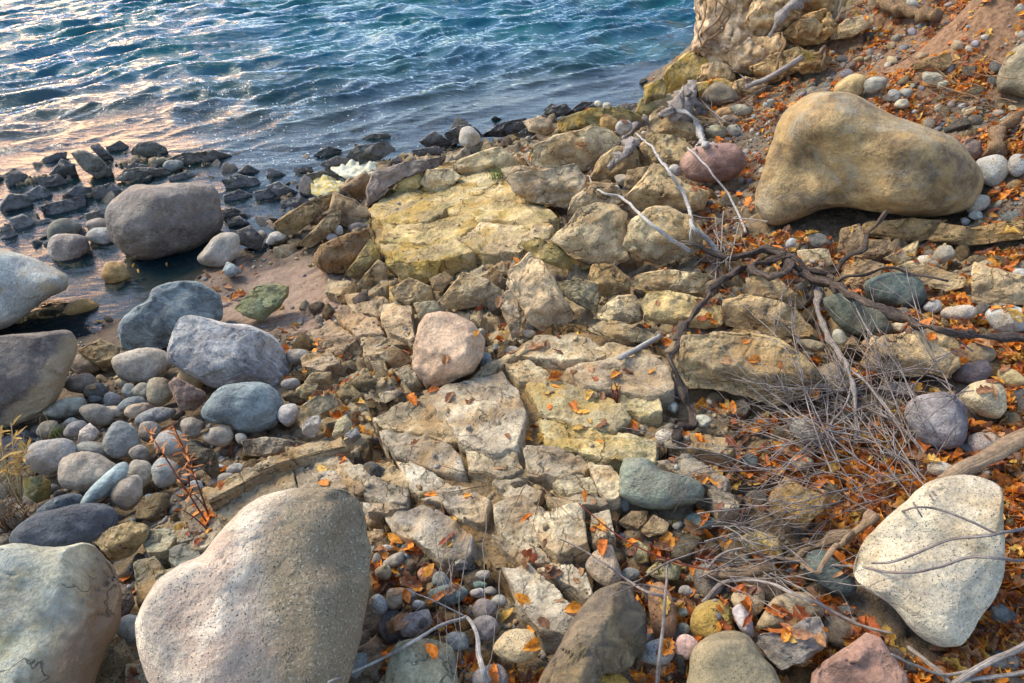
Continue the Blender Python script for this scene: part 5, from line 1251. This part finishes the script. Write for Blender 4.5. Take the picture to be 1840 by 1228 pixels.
wood('upright_twig', 'twig', [(1200, 1005, .05), (1196, 1060, .08), (1192, 1120, .08), (1184, 1180, .06), (1180, 1240, .04)], 1.8, 4.2, 'dark twig running up past the rust brown cobble at the bottom', 'twig', .03, .1, 8, .004, side=[([(1196, 1060, .08), (1150, 1050, .05), (1100, 1070, .05)], 1.6, 1)], seed=19)
wood('fallen_twig', 'twig', [(1000, 968, .02), (1050, 990, .03), (1090, 1015, .04), (1130, 1045, .04), (1170, 1065, .03), (1215, 1080, .02)], 1.2, 3, 'long dark twig slanting over the tan wedge shaped cobble', 'twig', .02, .1, 8, .004, side=[([(1140, 1048, .03), (1185, 1020, .04), (1230, 1000, .03), (1290, 980, .03)], 2, 1.5)], seed=20)
wood('red_stalk', 'red', [(1040, 905, .03), (1100, 955, .03), (1160, 990, .03), (1220, 1012, .03), (1290, 1028, .03)], 1.3, 2, 'thin reddish stalk slanting across the bedrock below the green grey boulder', 'twig', .02, 0, 6, seed=21)
wood('forked_branch', 'grey', [(1860, 1150, .07), (1800, 1178, .08), (1740, 1215, .07), (1690, 1245, .06)], 6, 5, 'forked grey branch in the bottom right corner', 'branch', .04, .15, 10, .008, side=[([(1745, 1210, .07), (1690, 1212, .05), (1640, 1195, .05), (1600, 1178, .03)], 3, 2), ([(1720, 1225, .06), (1780, 1218, .06), (1850, 1205, .06)], 4, 4), ([(1700, 1218, .06), (1665, 1190, .05), (1635, 1165, .03)], 4.5, 4)], seed=22)
wood('forked_twig', 'grey', [(1260, 1080, .03), (1290, 1050, .04), (1330, 1042, .04), (1380, 1048, .04), (1440, 1072, .05), (1500, 1105, .05), (1560, 1130, .03), (1605, 1138, .02)], 4, 2.5, 'grey twig slanting from the cream cobble down to the leaves', 'twig', .02, .15, 8, .006, side=[([(1300, 1048, .03), (1290, 1060, .03), (1265, 1078, .02)], 4, 3)], seed=23)
wood('forked_twig', 'grey', [(1265, 1025, .02), (1285, 1003, .04), (1310, 990, .04), (1345, 985, .04)], 3, 2, 'small pale forked twig left of the tan knotty branch', 'twig', .02, .15, 8, .006, side=[([(1290, 1000, .03), (1340, 1008, .03), (1400, 1006, .03)], 2.5, 2)], seed=24)
# bank: roots and sticks at the top right
wood('grey_branch', 'grey', [(1478, -12, .15), (1440, 2, .12), (1412, 20, .1), (1395, 45, .06), (1382, 66, .03)], 11, 4, 'grey weathered branch hanging over the sandstone bank at the top', 'branch', .05, .3, 12, .01, seed=25)
wood('grey_branch', 'grey', [(1340, 157, .03), (1370, 145, .04), (1400, 130, .05), (1442, 102, .05)], 4.5, 5, 'smooth grey stick lying at the foot of the bank', 'stick', .03, .15, 10, .006, seed=26)
for k, px in enumerate([[(1265, 0), (1268, 30), (1255, 60), (1262, 85)], [(1290, -10), (1285, 25), (1300, 50), (1270, 75), (1255, 98)], [(1310, -5), (1300, 20), (1282, 45), (1262, 60), (1240, 90)], [(1325, -10), (1322, 15), (1298, 40), (1296, 60)], [(1275, -10), (1300, 10), (1312, 30), (1290, 55)], [(1405, 60), (1408, 85), (1398, 110), (1392, 130)], [(1500, 40), (1512, 22), (1540, 10), (1560, 5)], [(1580, -5), (1600, 12), (1640, 22), (1680, 30)], [(1840, 205), (1815, 218), (1795, 235), (1790, 260), (1782, 275)], [(1470, 95), (1485, 85), (1478, 110), (1480, 128)]]):
    big_ = k in (7, 8)
    wood('root', 'root', [(a, b_, .015) for a, b_ in px], 8 if big_ else 2.2, 12 if big_ else 1.8, ['left outermost brown root on the bank face beside the water', 'second brown root from the left on the bank face', 'long brown root curving to the water side of the bank face', 'short brown root at the top of the bank face', 'curled brown root crossing the others on the bank face', 'thin brown root hanging below the grey weathered branch', 'brown root above the flat pale slab on the slope', 'thick brown root across the dirt slope at the top edge', 'thick knotted brown root at the right edge above the white granite cobble', 'thin brown root behind the grey stick on the slope'][k], 'root', .03, .3, 9, .015, group='roots on the bank', seed=30+k)

# ---------------------------------------------------------------- dry twiggy bushes lying on the leaves
def walk(u, v, ang, L, n, curl, r, zl):
    o = [(u, v, zl)]
    for i in range(n):
        u += L/n*math.cos(ang); v += L/n*math.sin(ang); ang += r.normal()*curl; o.append((u, v, max(.0, zl*(1-.55*i/n)+r.normal()*.008)))
    return o
r_ = np.random.default_rng(77)
def drybush(name, mat, starts, label, cat, rad, grp=None, forks=4, lift=.02):
    root = bpy.data.objects.new(name, None); COL.objects.link(root); u0, v0 = starts[0][0], starts[0][1]; root.location = ground_hit(u0, v0); root.empty_display_size = .1; tag(root, label, cat, grp)
    off_ = -np.array(root.location)
    for (u, v, a, L) in starts:
        zl = r_.uniform(.02, .14); main = walk(u, v, R_(a), L, 8, .10, r_, zl); P = osp(path3(main, lift), 5); parts = [(P+off_, px2m(P, rad, rad*.35))]
        for q in range(forks):
            i = int(r_.integers(1, 7)); m = main[i]; sgn = r_.choice([-1, 1]); br = walk(m[0], m[1], R_(a)+sgn*r_.uniform(.3, .8), L*r_.uniform(.15, .4), 4, .2, r_, m[2]); Q = osp(path3(br, lift), 4)
            j = min(i*5, len(P)-1); Q[0] = P[j]; parts.append((Q+off_, px2m(Q, rad*.5, rad*.25)))
        link('branch', twigmesh(parts, mat, 5, 0), root)
    return root
st = []
for k in range(36): st.append((1600+r_.uniform(-120, 90), 880+r_.uniform(-110, 60), 180+r_.uniform(-25, 80), r_.uniform(160, 420)))
drybush('dead_bush', 'twig', st, 'tangled dead bush of thin grey twigs left of the lower right granite boulder', 'dead bush', 1.5, forks=8)
st = [(1560+r_.uniform(-40, 60), 720+r_.uniform(-40, 80), 185+r_.uniform(-40, 40), r_.uniform(150, 300)) for k in range(16)]
drybush('dead_bush', 'grey', st, 'pale dry twigs fanned over the broad tan boulder right of the dark hanging root', 'dead bush', 1.5, forks=6)
st = [(1700+r_.uniform(-60, 60), 650+r_.uniform(-30, 120), r_.uniform(100, 250), r_.uniform(120, 260)) for k in range(13)]
drybush('dead_bush', 'twig', st, 'loose dark twigs around the pitted purple grey boulder', 'dead bush', 1.5, forks=3)
st = [(1330+r_.uniform(-80, 60), 960+r_.uniform(-40, 80), r_.uniform(-30, 40), r_.uniform(120, 260)) for k in range(20)]
drybush('dead_bush', 'grey', st, 'sparse pale twigs between the yellow ochre rock and the bottom cobbles', 'dead bush', 1.5, forks=4)
st = [(1770+r_.uniform(-60, 70), 165+r_.uniform(-60, 40), r_.uniform(150, 215), r_.uniform(60, 150)) for k in range(12)]
drybush('dead_bush', 'root', st, 'thin brown twigs on the leafy slope above the very large smooth boulder', 'dead bush', 1.3, forks=3)
st = [(1350+r_.uniform(-50, 40), 200+r_.uniform(-60, 60), r_.uniform(120, 240), r_.uniform(50, 120)) for k in range(8)]
drybush('dead_bush', 'twig', st, 'short twigs left of the top of the very large smooth boulder', 'dead bush', 1.2, forks=2)
st = [(1320+r_.uniform(-60, 60), 420+r_.uniform(-60, 50), r_.uniform(60, 200), r_.uniform(60, 150)) for k in range(9)]
drybush('dead_bush', 'grey', st, 'tangle of dry twigs behind the gnarled root below the pink brown boulder', 'dead bush', 1.4, forks=4)
st = [(850+r_.uniform(-70, 60), 970+r_.uniform(-60, 60), 95+r_.uniform(-15, 30), r_.uniform(160, 290)) for k in range(8)]
drybush('dry_grass', 'grey', st, 'thin pale grass stalks bending over the bottom centre pebbles', 'dry grass', 1.1, forks=2)
st = [(880+r_.uniform(-30, 100), 850+r_.uniform(-50, 50), r_.uniform(20, 200), r_.uniform(70, 150)) for k in range(7)]
drybush('dry_grass', 'root', st, 'fine brown twigs in the crack of the central bedrock', 'dry grass', 1.1, forks=3)
# ---------------------------------------------------------------- seedlings and grass
def seedling(base, tips, label, mat='red', lc=(.62, .25, .07), nleaf=26, L=.05, name='willow_seedling', cat='seedling'):
    g = ground_hit(*base); root = bpy.data.objects.new(name, None); COL.objects.link(root); root.location = g; root.empty_display_size = .1; tag(root, label, cat)
    for (u, v, nl_) in tips:
        d0 = (g-CAM)@FW; tipd = d0-.06; T = CAM+pray(u, v)*tipd; P = osp(np.array([g-[0, 0, .02], .5*(g+T)+np.array([r_.normal()*.01, r_.normal()*.01, .015]), T]), 9)
        link('stem', twigmesh([(P-g, px2m(P, 1.9, .8))], mat, 6, 0), root)
        if nl_ == 0: continue
        Vs, Fs = [], []; off = 0
        for k in range(nl_):
            t = r_.uniform(.45, 1.0) if nl_ > 12 else r_.uniform(.7, 1); p = P[int(t*(len(P)-1))]; V, F_ = LV['lance'][int(r_.integers(8))]; V = V+np.array([0, .5, 0])
            yaw = r_.uniform(0, 6.28); el = r_.uniform(-.2, 1.0); m = np.array(Matrix.Rotation(yaw, 3, 'Z') @ Matrix.Rotation(el, 3, 'X')); q = L*r_.uniform(.6, 1.15)
            Vs.append((V*q*np.array([.7, 1, 1]))@m.T+p-g); Fs.append(F_+off); off += len(V)
        link('foliage', mesh_np('foliage', np.concatenate(Vs), np.concatenate(Fs), ML), root, color=lc)
seedling((385, 955), [(308, 755, 26), (340, 880, 0)], 'tall red stemmed seedling with orange narrow leaves in front of the grey stones')
seedling((392, 970), [(282, 800, 16), (322, 912, 0)], 'shorter red stemmed seedling with orange leaves beside the tall one')
seedling((340, 890), [(318, 780, 10), (262, 770, 12)], 'low orange leaved sprig beside the grey cobbles')
seedling((1105, 740), [(1098, 690, 0), (1104, 686, 0), (1112, 688, 0), (1115, 694, 0), (1102, 700, 4)], 'small red brown plant stub in a bedrock crack', lc=(.25, .08, .03), L=.03)
def tuft(px, n, L, mat_, label, spread=24, name='grass_tuft', cat='grass'):
    root = surf(*px); parts = []
    for k in range(n):
        b0 = root+np.array([r_.normal()*spread/FPX*3, r_.normal()*spread/FPX*3, -.01]); a = r_.uniform(0, 6.28); l = L*r_.uniform(.5, 1.2); h_ = np.array([math.cos(a), math.sin(a), 0])
        P = np.array([b0, b0+np.array([0, 0, l*.5])+h_*l*.12, b0+np.array([0, 0, l*.8])+h_*l*.45]); parts.append((osp(P, 4)-root, np.linspace(.0022, .0006, 9)))
    me = twigmesh(parts, mat_, 4, 0, name); o = link(name, me, loc=root); tag(o, label, cat); return o
MW['green'] = woodmat('green_grass', (.08, .15, .02), (.22, .30, .05)); MW['moss'] = woodmat('yellow_grass', (.3, .22, .03), (.5, .4, .08))
tuft((893, 318), 60, .10, 'green', 'green grass tuft in a joint of the large yellow ledge', 14)
tuft((705, 345), 30, .05, 'moss', 'yellow moss tuft at the upper left corner of the large yellow ledge', 10)
tuft((100, 778), 40, .05, 'green', 'small green grass tuft between the left cobbles', 7)
tuft((1447, 105), 60, .09, 'moss', 'yellow dry grass tuft on the bank beside the sandstone', 14)
tuft((1152, 618), 14, .03, 'green', 'tiny green sprout by the white stick', 5)
tuft((1355, 1010), 12, .03, 'green', 'tiny bright green sprout among the brown leaves', 4)
tuft((25, 860), 150, .17, 'straw', 'dry straw coloured grass clump at the left edge', 40, 'grass_clump')
tuft((15, 940), 110, .13, 'root', 'dry reddish grass clump at the left edge below the straw coloured one', 18, 'grass_clump')
seedling((35, 900), [(20, 760, 14), (52, 800, 10), (0, 775, 12), (-20, 800, 10), (35, 840, 6), (10, 830, 6)], 'yellow leaved sprigs at the left edge under the dark banded boulder', 'straw', (.60, .38, .10), L=.07)
# foam at the waterline
def foam(poly, col, seed):
    pts, _ = outline_of(poly); P = np.array([ (CAM+pray(u, v)*((.03-CAMZ)/pray(u, v)[2])) for u, v in pts]); C = P.mean(0); C[2] = .01
    V, F_ = ico(5); O = (P-C)[:, :2]; th_ = np.arctan2(V[:, 1], V[:, 0]); rr = radial(O, th_)*np.hypot(V[:, 0], V[:, 1])**.7; W = np.stack([rr*np.cos(th_), rr*np.sin(th_), .035*V[:, 2]], 1)
    W[:, 2] += .045*(fbm(W*14+seed, 4, seed)+.3)*np.clip(V[:, 2], 0, 1); W[:, :2] *= (1+.12*vnoise(W*np.array([16, 16, 1])+seed, 3))[:, None]
    return W+C, F_
bfm = NB('river_foam'); cof = bfm.n('TexCoord').outputs['Object']; atf = bfm.n('Attribute', attribute_name='tint')
bfm.done(bfm.mix(bfm.mr(bfm.noise(cof, 20, 6), .35, .65), atf.outputs['Color'], (.66, .60, .36)), .6, bfm.bump(bfm.noise(cof, 90, 4), .02), .4)
A = [foam('540,332 560,320 600,318 618,328 610,345 580,350 555,345', 0, 3), foam('596,300 630,292 680,294 690,305 660,322 625,318 605,310', 0, 5)]
Vf = np.concatenate([a[0] for a in A]); Ff = np.concatenate([A[0][1], A[1][1]+len(A[0][0])]); Tf = np.concatenate([np.tile((.6, .42, .08), (len(A[0][0]), 1)), np.tile((.75, .75, .62), (len(A[1][0]), 1))])
tag(link('foam', mesh_np('foam', Vf, Ff, bfm.m, tint=Tf)), 'yellow and white river foam caught between the wet rocks', 'foam', kind='stuff')
# small bubbles drifting on the water
Vb, Fb = [], []; off = 0; V0, F0 = ico(2)
for k in range(260):
    u = r_.normal(470, 120); v = r_.uniform(150, 300); 
    if u < 250 or u > 760 or (u < 330 and v > 250): continue
    d = pray(u, v); p = CAM+d*((.0-CAMZ)/d[2]); q = r_.uniform(.003, .008); ok, loc, nor, i, ob, m_ = SC.ray_cast(DG, Vector((p[0], p[1], 1)), Vector((0, 0, -1)))
    if not ok or not ob.name.startswith('water'): continue
    Vb.append(V0*q*np.array([1.3, 1, .5])+np.array(loc)); Fb.append(F0+off); off += len(V0)
bb = NB('bubble_foam'); bb.done((.8, .8, .78), .4, None, .5)
tag(link('bubbles', mesh_np('bubbles', np.concatenate(Vb), np.concatenate(Fb), bb.m)), 'white bubbles drifting on the dark water', 'bubbles', kind='stuff')
flush()
for o in SC.objects:
    if '_px' in o: del o['_px']
